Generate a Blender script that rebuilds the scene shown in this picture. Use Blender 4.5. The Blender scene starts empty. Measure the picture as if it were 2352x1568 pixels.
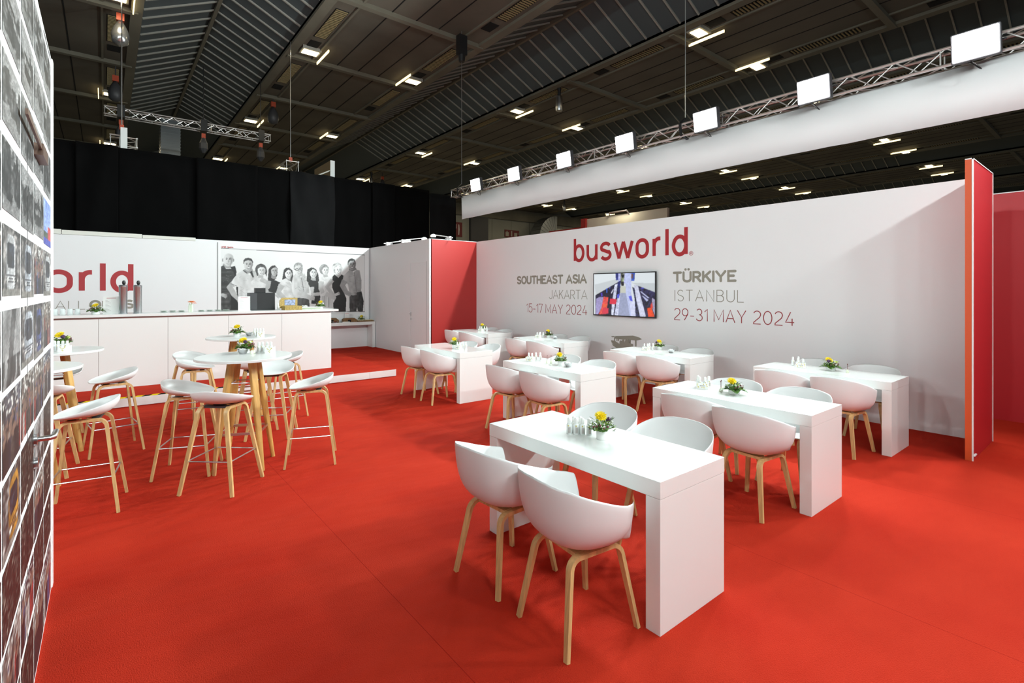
import bpy, bmesh, math, random
import numpy as np
from mathutils import Vector, Matrix
PI = math.pi
R = math.radians
sc = bpy.context.scene
C = sc.collection
random.seed(7)

# ------------------------------------------------------------------ camera, world, exposure
FPX, CX, CY, YAW, CAMH = 1165.0, 1176.0, 664.8, R(38.77), 1.685
cam_d = bpy.data.cameras.new('camera')
cam = bpy.data.objects.new('camera', cam_d)
C.objects.link(cam)
cam.location = (0, 0, CAMH)
cam.rotation_euler = (R(90), 0, -YAW)
cam_d.sensor_fit = 'HORIZONTAL'
cam_d.sensor_width = 36.0
cam_d.lens = 36.0 * FPX / 2352.0
cam_d.shift_x = 0.0
cam_d.shift_y = (CY - 784.0) / 2352.0
cam_d.clip_start = 0.02
cam_d.clip_end = 400
sc.camera = cam
sc.view_settings.view_transform = 'Standard'
sc.view_settings.look = 'None'
sc.view_settings.gamma = 1.0
sc.view_settings.use_curve_mapping = False
sc.view_settings.exposure = -0.12
sc.cycles.max_bounces = 7
sc.cycles.diffuse_bounces = 4
sc.cycles.glossy_bounces = 3
sc.cycles.transmission_bounces = 4
sc.cycles.transparent_max_bounces = 6
sc.cycles.caustics_reflective = False
sc.cycles.caustics_refractive = False
sc.cycles.sample_clamp_indirect = 6.0
sc.cycles.use_denoising = True
w = bpy.data.worlds.new('world')
sc.world = w
w.use_nodes = True
w.node_tree.nodes['Background'].inputs[0].default_value = (0.85, 0.93, 1.0, 1)
w.node_tree.nodes['Background'].inputs[1].default_value = 0.10

FLOOD_W = 185.0
ADDED_LEFT_W = 100.0         # unseen floods added at the left to brighten the lettered wall        
BACK_W = 150.0         # floods on the truss behind the photographer
HALL_W = 45.0          # hall ceiling lamps


def area_light(name, loc, target, power, sx, sy, col=(1, 1, 1), spread=180):
    d = bpy.data.lights.new(name, 'AREA')
    d.shape = 'RECTANGLE'
    d.size = sx
    d.size_y = sy
    d.energy = power
    d.color = col
    d.spread = R(spread)
    o = bpy.data.objects.new(name, d)
    C.objects.link(o)
    o.location = loc
    v = Vector(target) - Vector(loc)
    o.rotation_euler = v.to_track_quat('-Z', 'Y').to_euler()
    return o


# ------------------------------------------------------------------ photo geometry helpers (a pixel on a known plane)
_s, _c = math.sin(YAW), math.cos(YAW)


def ray(u, v):
    a = (u - CX) / FPX
    return np.array([_s + a * _c, _c - a * _s, -(v - CY) / FPX])


def on_x(u, v, X):
    d = ray(u, v)
    p = d * (X / d[0])
    return (X, float(p[1]), float(p[2]) + CAMH)


def on_y(u, v, Y):
    d = ray(u, v)
    p = d * (Y / d[1])
    return (float(p[0]), Y, float(p[2]) + CAMH)


# ------------------------------------------------------------------ materials
MATS = {}


def mat(name, col, rough=0.5, metal=0.0, spec=0.5, noise=None, bump=None, emit=None, coat=0.0, trans=0.0, alpha=1.0, sheen=0.0):
    """noise=(scale, amount, (sx,sy,sz)); bump=(scale, strength)"""
    if name in MATS:
        return MATS[name]
    m = bpy.data.materials.new(name)
    m.use_nodes = True
    nt = m.node_tree
    b = nt.nodes['Principled BSDF']
    b.inputs['Base Color'].default_value = (*col, 1)
    b.inputs['Roughness'].default_value = rough
    b.inputs['Metallic'].default_value = metal
    b.inputs['Specular IOR Level'].default_value = spec
    b.inputs['Coat Weight'].default_value = coat
    b.inputs['Transmission Weight'].default_value = trans
    b.inputs['Alpha'].default_value = alpha
    if sheen:
        b.inputs['Sheen Weight'].default_value = sheen
    if emit:
        b.inputs['Emission Color'].default_value = (*emit[0], 1)
        b.inputs['Emission Strength'].default_value = emit[1]
    if noise or bump:
        tc = nt.nodes.new('ShaderNodeTexCoord')
    if noise:
        mp = nt.nodes.new('ShaderNodeMapping')
        mp.inputs['Scale'].default_value = noise[2]
        nz = nt.nodes.new('ShaderNodeTexNoise')
        nz.inputs['Scale'].default_value = noise[0]
        nz.inputs['Detail'].default_value = 4
        mr = nt.nodes.new('ShaderNodeMapRange')
        mr.inputs[1].default_value = 0.3
        mr.inputs[2].default_value = 0.7
        mr.inputs[3].default_value = 1 - noise[1]
        mr.inputs[4].default_value = 1 + noise[1] * 0.6
        mx = nt.nodes.new('ShaderNodeVectorMath')
        mx.operation = 'SCALE'
        mx.inputs[0].default_value = col
        nt.links.new(tc.outputs['Object'], mp.inputs[0])
        nt.links.new(mp.outputs[0], nz.inputs['Vector'])
        nt.links.new(nz.outputs[0], mr.inputs[0])
        nt.links.new(mr.outputs[0], mx.inputs['Scale'])
        nt.links.new(mx.outputs[0], b.inputs['Base Color'])
    if bump:
        n2 = nt.nodes.new('ShaderNodeTexNoise')
        n2.inputs['Scale'].default_value = bump[0]
        n2.inputs['Detail'].default_value = 3
        bp = nt.nodes.new('ShaderNodeBump')
        bp.inputs['Strength'].default_value = bump[1]
        bp.inputs['Distance'].default_value = 0.01
        nt.links.new(tc.outputs['Object'], n2.inputs['Vector'])
        nt.links.new(n2.outputs[0], bp.inputs['Height'])
        nt.links.new(bp.outputs[0], b.inputs['Normal'])
    MATS[name] = m
    return m


def attr_mat(name, rough=0.5, emission=0.0):
    """colours come from a colour attribute called 'print' (printed picture / screen picture)"""
    m = bpy.data.materials.new(name)
    m.use_nodes = True
    nt = m.node_tree
    b = nt.nodes['Principled BSDF']
    a = nt.nodes.new('ShaderNodeAttribute')
    a.attribute_name = 'print'
    b.inputs['Roughness'].default_value = rough
    if emission:
        b.inputs['Base Color'].default_value = (0.01, 0.01, 0.01, 1)
        nt.links.new(a.outputs['Color'], b.inputs['Emission Color'])
        b.inputs['Emission Strength'].default_value = emission
    else:
        nt.links.new(a.outputs['Color'], b.inputs['Base Color'])
    MATS[name] = m
    return m


def lin(c):
    c = c / 255.0
    return c / 12.92 if c <= 0.04045 else ((c + 0.055) / 1.055) ** 2.4


def rgb(r, g, b):
    return (lin(r), lin(g), lin(b))


def linarr(a):
    a = np.clip(a / 255.0, 0, 1)
    return np.where(a <= 0.04045, a / 12.92, ((a + 0.055) / 1.055) ** 2.4)


M_WALL = mat('white_panel', (0.80, 0.80, 0.81), 0.55, noise=(0.6, 0.015, (1, 1, 1)))
M_WHITE = mat('white_laminate', (0.77, 0.775, 0.765), 0.22, coat=0.15)
M_TABLE = mat('white_lacquer', (0.80, 0.815, 0.80), 0.12, coat=0.3)
M_SHELL = mat('white_polypropylene', (0.76, 0.765, 0.765), 0.42)
M_RED = mat('red_print', (0.42, 0.024, 0.020), 0.5)
M_REDBACK = mat('deep_red_panel', (0.46, 0.012, 0.018), 0.45)
M_ORANGE = mat('orange_red_edge', (0.62, 0.08, 0.012), 0.5)
M_LOGO = mat('logo_red', (0.40, 0.021, 0.028), 0.5)
M_GREYTXT = mat('warm_grey_print', (0.275, 0.255, 0.21), 0.5)
M_DATETXT = mat('dark_red_print', (0.32, 0.035, 0.04), 0.5)
M_OAK = mat('oak_veneer', (0.66, 0.43, 0.185), 0.42, noise=(6, 0.22, (9, 9, 0.6)))
M_OAKD = mat('oak_solid', (0.62, 0.36, 0.105), 0.4, noise=(5, 0.22, (8, 8, 0.5)))
M_STEEL = mat('brushed_steel', (0.62, 0.62, 0.63), 0.28, 1.0)
M_ALU = mat('truss_aluminium', (0.70, 0.68, 0.66), 0.35, 0.9)
M_CHROME = mat('chrome', (0.56, 0.58, 0.60), 0.22, 0.88)
M_BLACK = mat('black_plastic', (0.012, 0.012, 0.013), 0.4)
M_DARK = mat('dark_grey_metal', (0.05, 0.05, 0.055), 0.45)
M_PROFILE = mat('white_profile', (0.78, 0.78, 0.78), 0.35)
M_GLASS = mat('clear_glass', (0.93, 0.97, 0.96), 0.03, trans=1.0)
M_CERAM = mat('white_ceramic', (0.85, 0.85, 0.84), 0.25)
M_LEAF = mat('green_leaf', (0.075, 0.17, 0.03), 0.45, noise=(30, 0.4, (1, 1, 1)))
M_LEAF2 = mat('bright_green_leaf', (0.24, 0.38, 0.05), 0.45, noise=(30, 0.3, (1, 1, 1)))
M_YEL = mat('yellow_petals', (0.90, 0.68, 0.012), 0.5, noise=(60, 0.25, (1, 1, 1)))
M_PURP = mat('purple_petals', (0.075, 0.025, 0.085), 0.6, noise=(80, 0.4, (1, 1, 1)))
M_LIME = mat('lime_petals', (0.60, 0.70, 0.16), 0.5, noise=(60, 0.2, (1, 1, 1)))
M_BERRY = mat('brown_berries', (0.13, 0.035, 0.035), 0.4)
M_WPET = mat('white_petals', (0.8, 0.8, 0.74), 0.5)
M_ORPET = mat('orange_petals', (0.80, 0.20, 0.02), 0.5)
M_PAPER = mat('white_paper', (0.82, 0.82, 0.80), 0.6)
M_CREAM = mat('cream_strip', (0.72, 0.72, 0.66), 0.5)
M_DRAPE = mat('black_molton', (0.0034, 0.0033, 0.0034), 0.95, 0.0, 0.05, noise=(3, 0.25, (1, 1, 0.3)))
M_DRAPE2 = mat('grey_molton', (0.011, 0.011, 0.0115), 0.95, 0.0, 0.05, noise=(3, 0.2, (1, 1, 0.3)))
M_CEIL = mat('brown_ceiling_panel', (0.13, 0.114, 0.088), 0.8, noise=(0.5, 0.25, (1, 1, 1)))
M_BEAM = mat('grey_brown_beam', (0.175, 0.16, 0.12), 0.75, noise=(0.7, 0.2, (1, 1, 1)))
M_VENT = mat('tan_grille', (0.30, 0.23, 0.11), 0.6)
M_HOLE = mat('black_recess', (0.004, 0.004, 0.004), 0.9)
M_SKYL = mat('dull_skylight_sheet', (0.075, 0.092, 0.098), 0.6)
M_RIB = mat('grey_rib', (0.34, 0.33, 0.29), 0.5)
M_HALLW = mat('hall_wall_panel', (0.30, 0.30, 0.26), 0.7, noise=(0.3, 0.12, (1, 1, 1)))
M_DUCT = mat('galvanised_duct', (0.32, 0.34, 0.35), 0.35, 0.8)
M_FLOODL = mat('flood_lens', (1, 1, 1), 0.5, emit=((1, 1, 0.98), 55.0))
M_HALLL = mat('hall_lamp_lens', (1, 0.9, 0.6), 0.5, emit=((1.0, 0.80, 0.42), 14.0))
M_STREAKL = mat('lamp_reflection_glow', (1, 0.9, 0.6), 0.5, emit=((1.0, 0.80, 0.42), 2.2))  # glow for the streak reflected beside each hall lamp
M_SPOTL = mat('spot_lens', (1, 1, 0.8), 0.5, emit=((1.0, 0.93, 0.60), 14.0))


def carpet_material():
    m = bpy.data.materials.new('red_carpet')
    m.use_nodes = True
    nt = m.node_tree
    b = nt.nodes['Principled BSDF']
    b.inputs['Roughness'].default_value = 0.92
    b.inputs['Specular IOR Level'].default_value = 0.05
    tc = nt.nodes.new('ShaderNodeTexCoord')
    n1 = nt.nodes.new('ShaderNodeTexNoise')
    n1.inputs['Scale'].default_value = 1.1
    n1.inputs['Detail'].default_value = 6
    n2 = nt.nodes.new('ShaderNodeTexNoise')
    n2.inputs['Scale'].default_value = 170
    n2.inputs['Detail'].default_value = 2
    ad = nt.nodes.new('ShaderNodeMath')
    ad.operation = 'MULTIPLY_ADD'
    ad.inputs[1].default_value = 0.4
    cr = nt.nodes.new('ShaderNodeValToRGB')
    cr.color_ramp.elements[0].position = 0.35
    cr.color_ramp.elements[0].color = (0.36, 0.0150, 0.007, 1)
    cr.color_ramp.elements[1].position = 1.05
    cr.color_ramp.elements[1].color = (0.51, 0.036, 0.0155, 1)
    # wavy mounds of loosely laid carpet + seams every two metres
    sp = nt.nodes.new('ShaderNodeSeparateXYZ')
    wv = nt.nodes.new('ShaderNodeMath'); wv.operation = 'ADD'; wv.inputs[1].default_value = -1.235 + 200
    md = nt.nodes.new('ShaderNodeMath'); md.operation = 'MODULO'; md.inputs[1].default_value = 2.0
    lt = nt.nodes.new('ShaderNodeMath'); lt.operation = 'LESS_THAN'; lt.inputs[1].default_value = 0.004
    mp = nt.nodes.new('ShaderNodeMapping')
    mp.inputs['Scale'].default_value = (0.9, 2.6, 1)
    mp.inputs['Rotation'].default_value = (0, 0, R(25))
    n3 = nt.nodes.new('ShaderNodeTexNoise')
    n3.inputs['Scale'].default_value = 1.6
    n3.inputs['Detail'].default_value = 2
    hs = nt.nodes.new('ShaderNodeMath'); hs.operation = 'MULTIPLY_ADD'; hs.inputs[1].default_value = -0.10
    h2 = nt.nodes.new('ShaderNodeMath'); h2.operation = 'MULTIPLY_ADD'; h2.inputs[1].default_value = 0.10
    bp = nt.nodes.new('ShaderNodeBump')
    bp.inputs['Strength'].default_value = 0.8
    bp.inputs['Distance'].default_value = 0.05
    mx = nt.nodes.new('ShaderNodeMix'); mx.data_type = 'RGBA'
    mx.inputs[7].default_value = (0.30, 0.0125, 0.006, 1)
    L = nt.links.new
    L(tc.outputs['Object'], n1.inputs['Vector']); L(tc.outputs['Object'], n2.inputs['Vector'])
    L(tc.outputs['Object'], sp.inputs[0]); L(sp.outputs[0], wv.inputs[0]); L(wv.outputs[0], md.inputs[0]); L(md.outputs[0], lt.inputs[0])
    L(tc.outputs['Object'], mp.inputs[0]); L(mp.outputs[0], n3.inputs['Vector'])
    L(n2.outputs[0], ad.inputs[0]); L(n1.outputs[0], ad.inputs[2]); L(ad.outputs[0], cr.inputs[0])
    L(cr.outputs[0], mx.inputs[6]); L(lt.outputs[0], mx.inputs[0]); L(mx.outputs[2], b.inputs['Base Color'])
    L(lt.outputs[0], hs.inputs[0]); L(n3.outputs[0], hs.inputs[2])
    L(n2.outputs[0], h2.inputs[0]); L(hs.outputs[0], h2.inputs[2])
    L(h2.outputs[0], bp.inputs['Height']); L(bp.outputs[0], b.inputs['Normal'])
    MATS['red_carpet'] = m
    return m


M_CARPET = carpet_material()


# ------------------------------------------------------------------ mesh helpers
class MB:
    """collects shapes, then links them as ONE mesh object"""
    def __init__(self):
        self.v = []
        self.f = []

    def add(self, vs, fs):
        n = len(self.v)
        self.v += [tuple(p) for p in vs]
        self.f += [tuple(i + n for i in f) for f in fs]
        return self

    def box(self, x0, x1, y0, y1, z0, z1):
        vs = [(x0, y0, z0), (x1, y0, z0), (x1, y1, z0), (x0, y1, z0), (x0, y0, z1), (x1, y0, z1), (x1, y1, z1), (x0, y1, z1)]
        fs = [(0, 3, 2, 1), (4, 5, 6, 7), (0, 1, 5, 4), (1, 2, 6, 5), (2, 3, 7, 6), (3, 0, 4, 7)]
        return self.add(vs, fs)

    def tube(self, pts, r, n=8, caps=True):
        pts = [Vector(p) for p in pts]
        rs = r if isinstance(r, (list, tuple)) else [r] * len(pts)
        rings = []
        up = None
        for i, p in enumerate(pts):
            t = (pts[min(i + 1, len(pts) - 1)] - pts[max(i - 1, 0)]).normalized()
            if up is None:
                up = Vector((0, 0, 1)) if abs(t.z) < 0.9 else Vector((1, 0, 0))
            a = (up - t * up.dot(t)).normalized()
            up = a
            b = t.cross(a)
            rings.append([p + (a * math.cos(2 * PI * k / n) + b * math.sin(2 * PI * k / n)) * rs[i] for k in range(n)])
        vs = [q for rg in rings for q in rg]
        fs = []
        for i in range(len(pts) - 1):
            for k in range(n):
                fs.append((i * n + k, i * n + (k + 1) % n, (i + 1) * n + (k + 1) % n, (i + 1) * n + k))
        if caps:
            fs.append(tuple(reversed(range(n))))
            fs.append(tuple(range((len(pts) - 1) * n, len(pts) * n)))
        return self.add(vs, fs)

    def lathe(self, prof, cx=0, cy=0, n=24, z0=0):
        """prof: list of (r, z)"""
        vs, fs = [], []
        for r, z in prof:
            for k in range(n):
                a = 2 * PI * k / n
                vs.append((cx + r * math.cos(a), cy + r * math.sin(a), z0 + z))
        for i in range(len(prof) - 1):
            for k in range(n):
                fs.append((i * n + k, i * n + (k + 1) % n, (i + 1) * n + (k + 1) % n, (i + 1) * n + k))
        fs.append(tuple(reversed(range(n))))
        fs.append(tuple(range((len(prof) - 1) * n, len(prof) * n)))
        return self.add(vs, fs)

    def strip(self, pts, wid, thk, binormal):
        """rectangular section swept along pts; wid along binormal, thk across; wid/thk may be lists"""
        pts = [Vector(p) for p in pts]
        ring = []
        for i, p in enumerate(pts):
            t = (pts[min(i + 1, len(pts) - 1)] - pts[max(i - 1, 0)]).normalized()
            b = Vector(binormal)
            b = (b - t * b.dot(t)).normalized()
            n = t.cross(b)
            ww = wid[i] if isinstance(wid, list) else wid
            tt = thk[i] if isinstance(thk, list) else thk
            ring.append([p + b * ww / 2 + n * tt / 2, p - b * ww / 2 + n * tt / 2, p - b * ww / 2 - n * tt / 2, p + b * ww / 2 - n * tt / 2])
        vs = [q for r_ in ring for q in r_]
        fs = []
        for i in range(len(pts) - 1):
            for k in range(4):
                fs.append((i * 4 + k, (i + 1) * 4 + k, (i + 1) * 4 + (k + 1) % 4, i * 4 + (k + 1) % 4))
        fs.append((0, 1, 2, 3))
        e = (len(pts) - 1) * 4
        fs.append((e + 3, e + 2, e + 1, e))
        return self.add(vs, fs)

    def prism(self, poly, p0, ex, ey, ez, h):
        """2D polygon extruded: p = p0 + x*ex + y*ey, thickness h along ez"""
        p0, ex, ey, ez = Vector(p0), Vector(ex), Vector(ey), Vector(ez)
        n = len(poly)
        a = [p0 + ex * x + ey * y for x, y in poly]
        b = [q + ez * h for q in a]
        fs = [tuple(range(n - 1, -1, -1)), tuple(range(n, 2 * n))]
        for i in range(n):
            j = (i + 1) % n
            fs.append((i, j, n + j, n + i))
        return self.add(a + b, fs)

    def ico(self, c, r, sub=1, sq=(1, 1, 1)):
        bm = bmesh.new()
        bmesh.ops.create_icosphere(bm, subdivisions=sub, radius=r)
        bm.verts.ensure_lookup_table()
        vs = [(c[0] + v.co.x * sq[0], c[1] + v.co.y * sq[1], c[2] + v.co.z * sq[2]) for v in bm.verts]
        fs = [tuple(v.index for v in f.verts) for f in bm.faces]
        bm.free()
        return self.add(vs, fs)

    def build(self, name, m, parent=None, smooth=False, bevel=0.0, fixn=True):
        me = bpy.data.meshes.new(name)
        me.from_pydata(self.v, [], self.f)
        if fixn or bevel:
            bm = bmesh.new()
            bm.from_mesh(me)
            if bevel:
                bmesh.ops.bevel(bm, geom=list(bm.edges), offset=bevel, segments=2, affect='EDGES', profile=0.6)
            bmesh.ops.recalc_face_normals(bm, faces=bm.faces)
            bm.to_mesh(me)
            bm.free()
        me.materials.append(m)
        if smooth:
            me.polygons.foreach_set('use_smooth', [True] * len(me.polygons))
            if smooth != 'all':
                try:
                    me.set_sharp_from_angle(angle=R(40))
                except Exception:
                    pass
        o = bpy.data.objects.new(name, me)
        C.objects.link(o)
        if parent:
            o.parent = parent
        return o


def tag(o, label, cat, group=None):
    o['label'] = label
    o['category'] = cat
    if group:
        o['group'] = group
    return o


def thing(name, label, cat, loc=(0, 0, 0), rz=0.0, group=None):
    o = bpy.data.objects.new(name, None)
    o.empty_display_size = 0.1
    C.objects.link(o)
    o.location = loc
    o.rotation_euler = (0, 0, rz)
    return tag(o, label, cat, group)


def struct(o):
    o['kind'] = 'structure'
    return o


def sbox(name, m, x0, x1, y0, y1, z0, z1, bevel=0.0):
    return struct(MB().box(x0, x1, y0, y1, z0, z1).build(name, m, bevel=bevel))


def dup(root, loc, rz, label=None, group=None, scale=None):
    r = root.copy()
    C.objects.link(r)
    r.location = loc
    r.rotation_euler = (0, 0, rz)
    if scale:
        r.scale = scale
    if label:
        r['label'] = label
    if group:
        r['group'] = group
    for ch in list(root.children):
        c = ch.copy()
        C.objects.link(c)
        c.parent = r
        for g in list(ch.children):
            d = g.copy()
            C.objects.link(d)
            d.parent = c
    return r


def nest(root, host, names):
    """hang the named parts of root one level deeper, under its part called host"""
    kids = list(root.children)
    h = [c for c in kids if c.name.split('.')[0] == host][0]
    for c in kids:
        if c.name.split('.')[0] in names:
            c.parent = h
    return root


# ------------------------------------------------------------------ stroke lettering
def arc(cx, cy, rx, ry, a0, a1, n=14):
    return [(cx + rx * math.cos(R(a0 + (a1 - a0) * i / n)), cy + ry * math.sin(R(a0 + (a1 - a0) * i / n))) for i in range(n + 1)]


# upper case and figures: (width, strokes) in a unit-high box, centre lines
GL = {
    'A': (.72, [[(0, 0), (.36, 1), (.72, 0)], [(.115, .32), (.605, .32)]]),
    'B': (.56, [[(0, 0), (0, 1)] + [(.30, 1)] + arc(.30, .765, .22, .235, 90, -90) + [(0, .53)], [(.30, .53)] + arc(.32, .265, .24, .265, 90, -90) + [(0, 0)]]),
    'E': (.50, [[(.50, 1), (0, 1), (0, 0), (.50, 0)], [(0, .52), (.38, .52)]]),
    'H': (.58, [[(0, 0), (0, 1)], [(.58, 0), (.58, 1)], [(0, .5), (.58, .5)]]),
    'I': (.0, [[(0, 0), (0, 1)]]),
    'J': (.40, [[(.40, 1), (.40, .24)] + arc(.18, .24, .22, .24, 0, -160)]),
    'K': (.56, [[(0, 0), (0, 1)], [(.54, 1), (.02, .40)], [(.20, .60), (.56, 0)]]),
    'L': (.48, [[(0, 1), (0, 0), (.48, 0)]]),
    'M': (.78, [[(0, 0), (0, 1), (.39, .18), (.78, 1), (.78, 0)]]),
    'N': (.62, [[(0, 0), (0, 1), (.62, 0), (.62, 1)]]),
    'O': (.68, [arc(.34, .5, .34, .5, 90, 450, 36)]),
    'R': (.55, [[(0, 0), (0, 1), (.28, 1)] + arc(.28, .73, .25, .27, 90, -90) + [(0, .46)], [(.27, .46), (.55, 0)]]),
    'S': (.54, [arc(.27, .745, .265, .255, 32, 200, 16) + [(.12, .565), (.42, .44)] + arc(.27, .255, .275, .255, 40, -152, 16)]),
    'T': (.60, [[(0, 1), (.60, 1)], [(.30, 1), (.30, 0)]]),
    'U': (.60, [[(0, 1), (0, .30)] + arc(.30, .30, .30, .30, 180, 360, 18) + [(.60, 1)]]),
    'Y': (.66, [[(0, 1), (.33, .44), (.66, 1)], [(.33, .44), (.33, 0)]]),
    '0': (.60, [arc(.30, .5, .30, .5, 90, 450, 36)]),
    '1': (.24, [[(0, .78), (.24, 1), (.24, 0)]]),
    '2': (.54, [arc(.27, .74, .26, .26, 160, -20, 16) + [(.46, .52), (.02, .12), (.01, 0), (.54, 0)]]),
    '3': (.54, [arc(.27, .76, .23, .24, 150, -90, 18) + arc(.27, .265, .27, .255, 90, -160, 20)[0:]]),
    '4': (.58, [[(.34, 1), (0, .24), (.58, .24)], [(.44, .52), (.44, 0)]]),
    '5': (.52, [[(.46, 1), (.07, 1), (.05, .56)] + arc(.25, .33, .27, .33, 130, -150, 20)]),
    '7': (.52, [[(0, .88), (0, 1), (.52, 1), (.18, 0)]]),
    '9': (.54, [arc(.27, .69, .27, .31, 0, 360, 26), [(.54, .69), (.50, .48), (.20, 0)]]),
    '-': (.34, [[(0, .38), (.34, .38)]]),
    ' ': (.16, []),
}
GL['\u00dc'] = (GL['U'][0], GL['U'][1] + [[(.17, 1.27), (.171, 1.27)], [(.43, 1.27), (.431, 1.27)]])
# lower case in a box whose x-height is 1 (ascender 1.4)
LC = {
    'b': (.80, [[(0, 0), (0, 1.4)], arc(.40, .5, .40, .5, 0, 360, 40)]),
    'u': (.78, [[(0, 1)] + arc(.39, .39, .39, .39, 180, 360, 18) + [(.78, 1)], [(.78, .5), (.78, 0)]]),
    's': (.74, [arc(.37, .735, .35, .265, 25, 205, 16) + [(.14, .585), (.60, .43)] + arc(.38, .26, .36, .26, 45, -155, 18)]),
    'w': (1.2, [[(0, 1), (.30, -.02)], [(.30, -.02), (.60, 1)], [(.60, 1), (.90, -.02)], [(.90, -.02), (1.2, 1)]]),
    'o': (.80, [arc(.40, .62, .40, .38, 0, 180, 18) + arc(.40, .38, .40, .38, 180, 360, 18) + [(.80, .62)]]),
    'r': (.50, [[(0, 0), (0, 1)], [(0, .62)] + arc(.40, .60, .40, .40, 170, 95, 10) + [(.50, 1)]]),
    'l': (.0, [[(0, 0), (0, 1.4)]]),
    'd': (.80, [[(.80, 0), (.80, 1.4)], arc(.40, .5, .40, .5, 0, 360, 40)]),
    't': (.42, [[(.14, 1.28), (.14, .2)] + arc(.32, .2, .18, .2, 180, 290, 8), [(0, 1), (.42, 1)]]),
    'e': (.74, [[(0, .52), (.74, .52)] + arc(.37, .5, .37, .5, 5, 320, 24)]),
    'a': (.72, [[(.72, 1), (.72, 0)], arc(.36, .5, .36, .5, 0, 360, 30)]),
    'm': (1.2, [[(0, 0), (0, 1)], [(0, .6)] + arc(.30, .66, .30, .34, 180, 0, 12) + [(.60, 0)], [(.60, .6)] + arc(.90, .66, .30, .34, 180, 0, 12) + [(1.2, 0)]]),
    ' ': (.3, []),
}


def ribbon(mb, pts, wgt, emb, rnd, T=1.0):
    """flat ribbon of width wgt along 2D pts; emb maps (x,y,layer)->3D"""
    P = [Vector((x, y)) for x, y in pts]
    Q = [P[0]]
    for p in P[1:]:
        if (p - Q[-1]).length > 1e-6:
            Q.append(p)
    P = Q
    closed = len(P) > 4 and (P[0] - P[-1]).length < 1e-4
    if closed:
        P = P[:-1]
    n = len(P)
    hw = wgt / 2
    L, Rr = [], []
    for i in range(n):
        a = P[i - 1] if (i > 0 or closed) else None
        b = P[(i + 1) % n] if (i < n - 1 or closed) else None
        d0 = (P[i] - a).normalized() if a is not None else (b - P[i]).normalized()
        d1 = (b - P[i]).normalized() if b is not None else d0
        n0, n1 = Vector((-d0.y, d0.x)), Vector((-d1.y, d1.x))
        m = n0 + n1
        if m.length < 1e-4:
            m = n0
        m.normalize()
        k = min(1 / max(m.dot(n0), 0.35), 1.28)
        p = P[i]
        L.append(p + m * hw * k)
        Rr.append(p - m * hw * k)
    vs, fs = [], []
    for i in range(n):
        vs += [emb(L[i].x, L[i].y, T), emb(Rr[i].x, Rr[i].y, T), emb(Rr[i].x, Rr[i].y, 0), emb(L[i].x, L[i].y, 0)]
    for i in range(n if closed else n - 1):
        j = (i + 1) % n
        for k in range(3):
            if k == 2:
                fs.append((i * 4 + 3, i * 4, j * 4, j * 4 + 3))
            else:
                fs.append((i * 4 + k, i * 4 + k + 1, j * 4 + k + 1, j * 4 + k))
    if not closed:
        fs.append((0, 3, 2, 1))
        e = (n - 1) * 4
        fs.append((e, e + 1, e + 2, e + 3))
    mb.add(vs, fs)
    if rnd and not closed:
        for ci_, p in enumerate((P[0], P[-1])):
            T = T + 0.07
            q = [emb(p.x + hw * math.cos(2 * PI * k / 14), p.y + hw * math.sin(2 * PI * k / 14), T) for k in range(14)]
            q0 = [emb(p.x + hw * math.cos(2 * PI * k / 14), p.y + hw * math.sin(2 * PI * k / 14), 0) for k in range(14)]
            mb.add(q + q0, [tuple(range(14))] + [(k, (k + 1) % 14, 14 + (k + 1) % 14, 14 + k) for k in range(14)])


def text_mesh(txt, width, height, weight, emb, gl=GL, rnd=False, gap=0.2, asc=1.0):
    """writes txt into width x height (height = cap height or, for lower case, x-height*asc)"""
    mb = MB()
    unit = height / asc
    wr = weight / unit
    tot = 0
    for i, ch in enumerate(txt):
        tot += gl[ch][0] + (gap if i < len(txt) - 1 else 0)
    kx = (width - weight) / max(tot, 1e-6)
    x = weight / 2
    for ch in txt:
        gw, st = gl[ch]
        for s in st:
            pts = [(x + px * kx, weight / 2 + py * unit * (1 - wr / (1 if py <= 1 else py)) if py > 1 else weight / 2 + py * unit * (1 - wr)) for px, py in s]
            ribbon(mb, pts, weight, emb, rnd, 1.0 + 0.35 * st.index(s))
        x += (gw + gap) * kx
    return mb

# ================================================================== LIGHT of the place, plus added left floods
XT, ZT = 8.62, 4.70           # side truss with the visible floods
FLOOD_Y = [12.01, 10.27, 8.42, 6.66, 4.87, 3.11, 1.29, -0.50, -2.30]
for fy in FLOOD_Y:
    area_light('flood_beam', (XT - 0.335, fy, 4.645), (XT - 1.335, fy, 4.645 - 0.10), FLOOD_W, 0.34, 0.28, (0.86, 1, 0.99), 172)
BACK_X = [-5.0, -3.2, -1.4, 0.4, 2.2, 3.9, 5.5]  # leftmost flood added to brighten the far part of the lettered wall
for bx in BACK_X:
    area_light('rear_flood_beam', (bx, -2.67, 5.265), (bx, -1.67, 5.265 - 0.06), BACK_W, 0.34, 0.28, (0.86, 1, 0.99), 172)

ADDED_LEFT_Y = [1.0, 3.2, 5.4, 7.6]  # made-up fill floods for the lettered wall and store room
for ly in ADDED_LEFT_Y:
    area_light('added_left_beam', (-5.66, ly, 5.265), (-4.66, ly, 5.265 - 0.06), ADDED_LEFT_W, 0.34, 0.28, (0.86, 1, 0.99), 172)

# ================================================================== SETTING
# ---- floors
fl = MB()
N = 1
fl.box(-7, 14, -6, 15.2, -0.02, 0.0)
struct(fl.build('floor', M_CARPET))
sbox('floor_hall', mat('hall_concrete', (0.34, 0.33, 0.31), 0.8), -40, 75, -14, 42, -0.10, -0.025)

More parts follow.
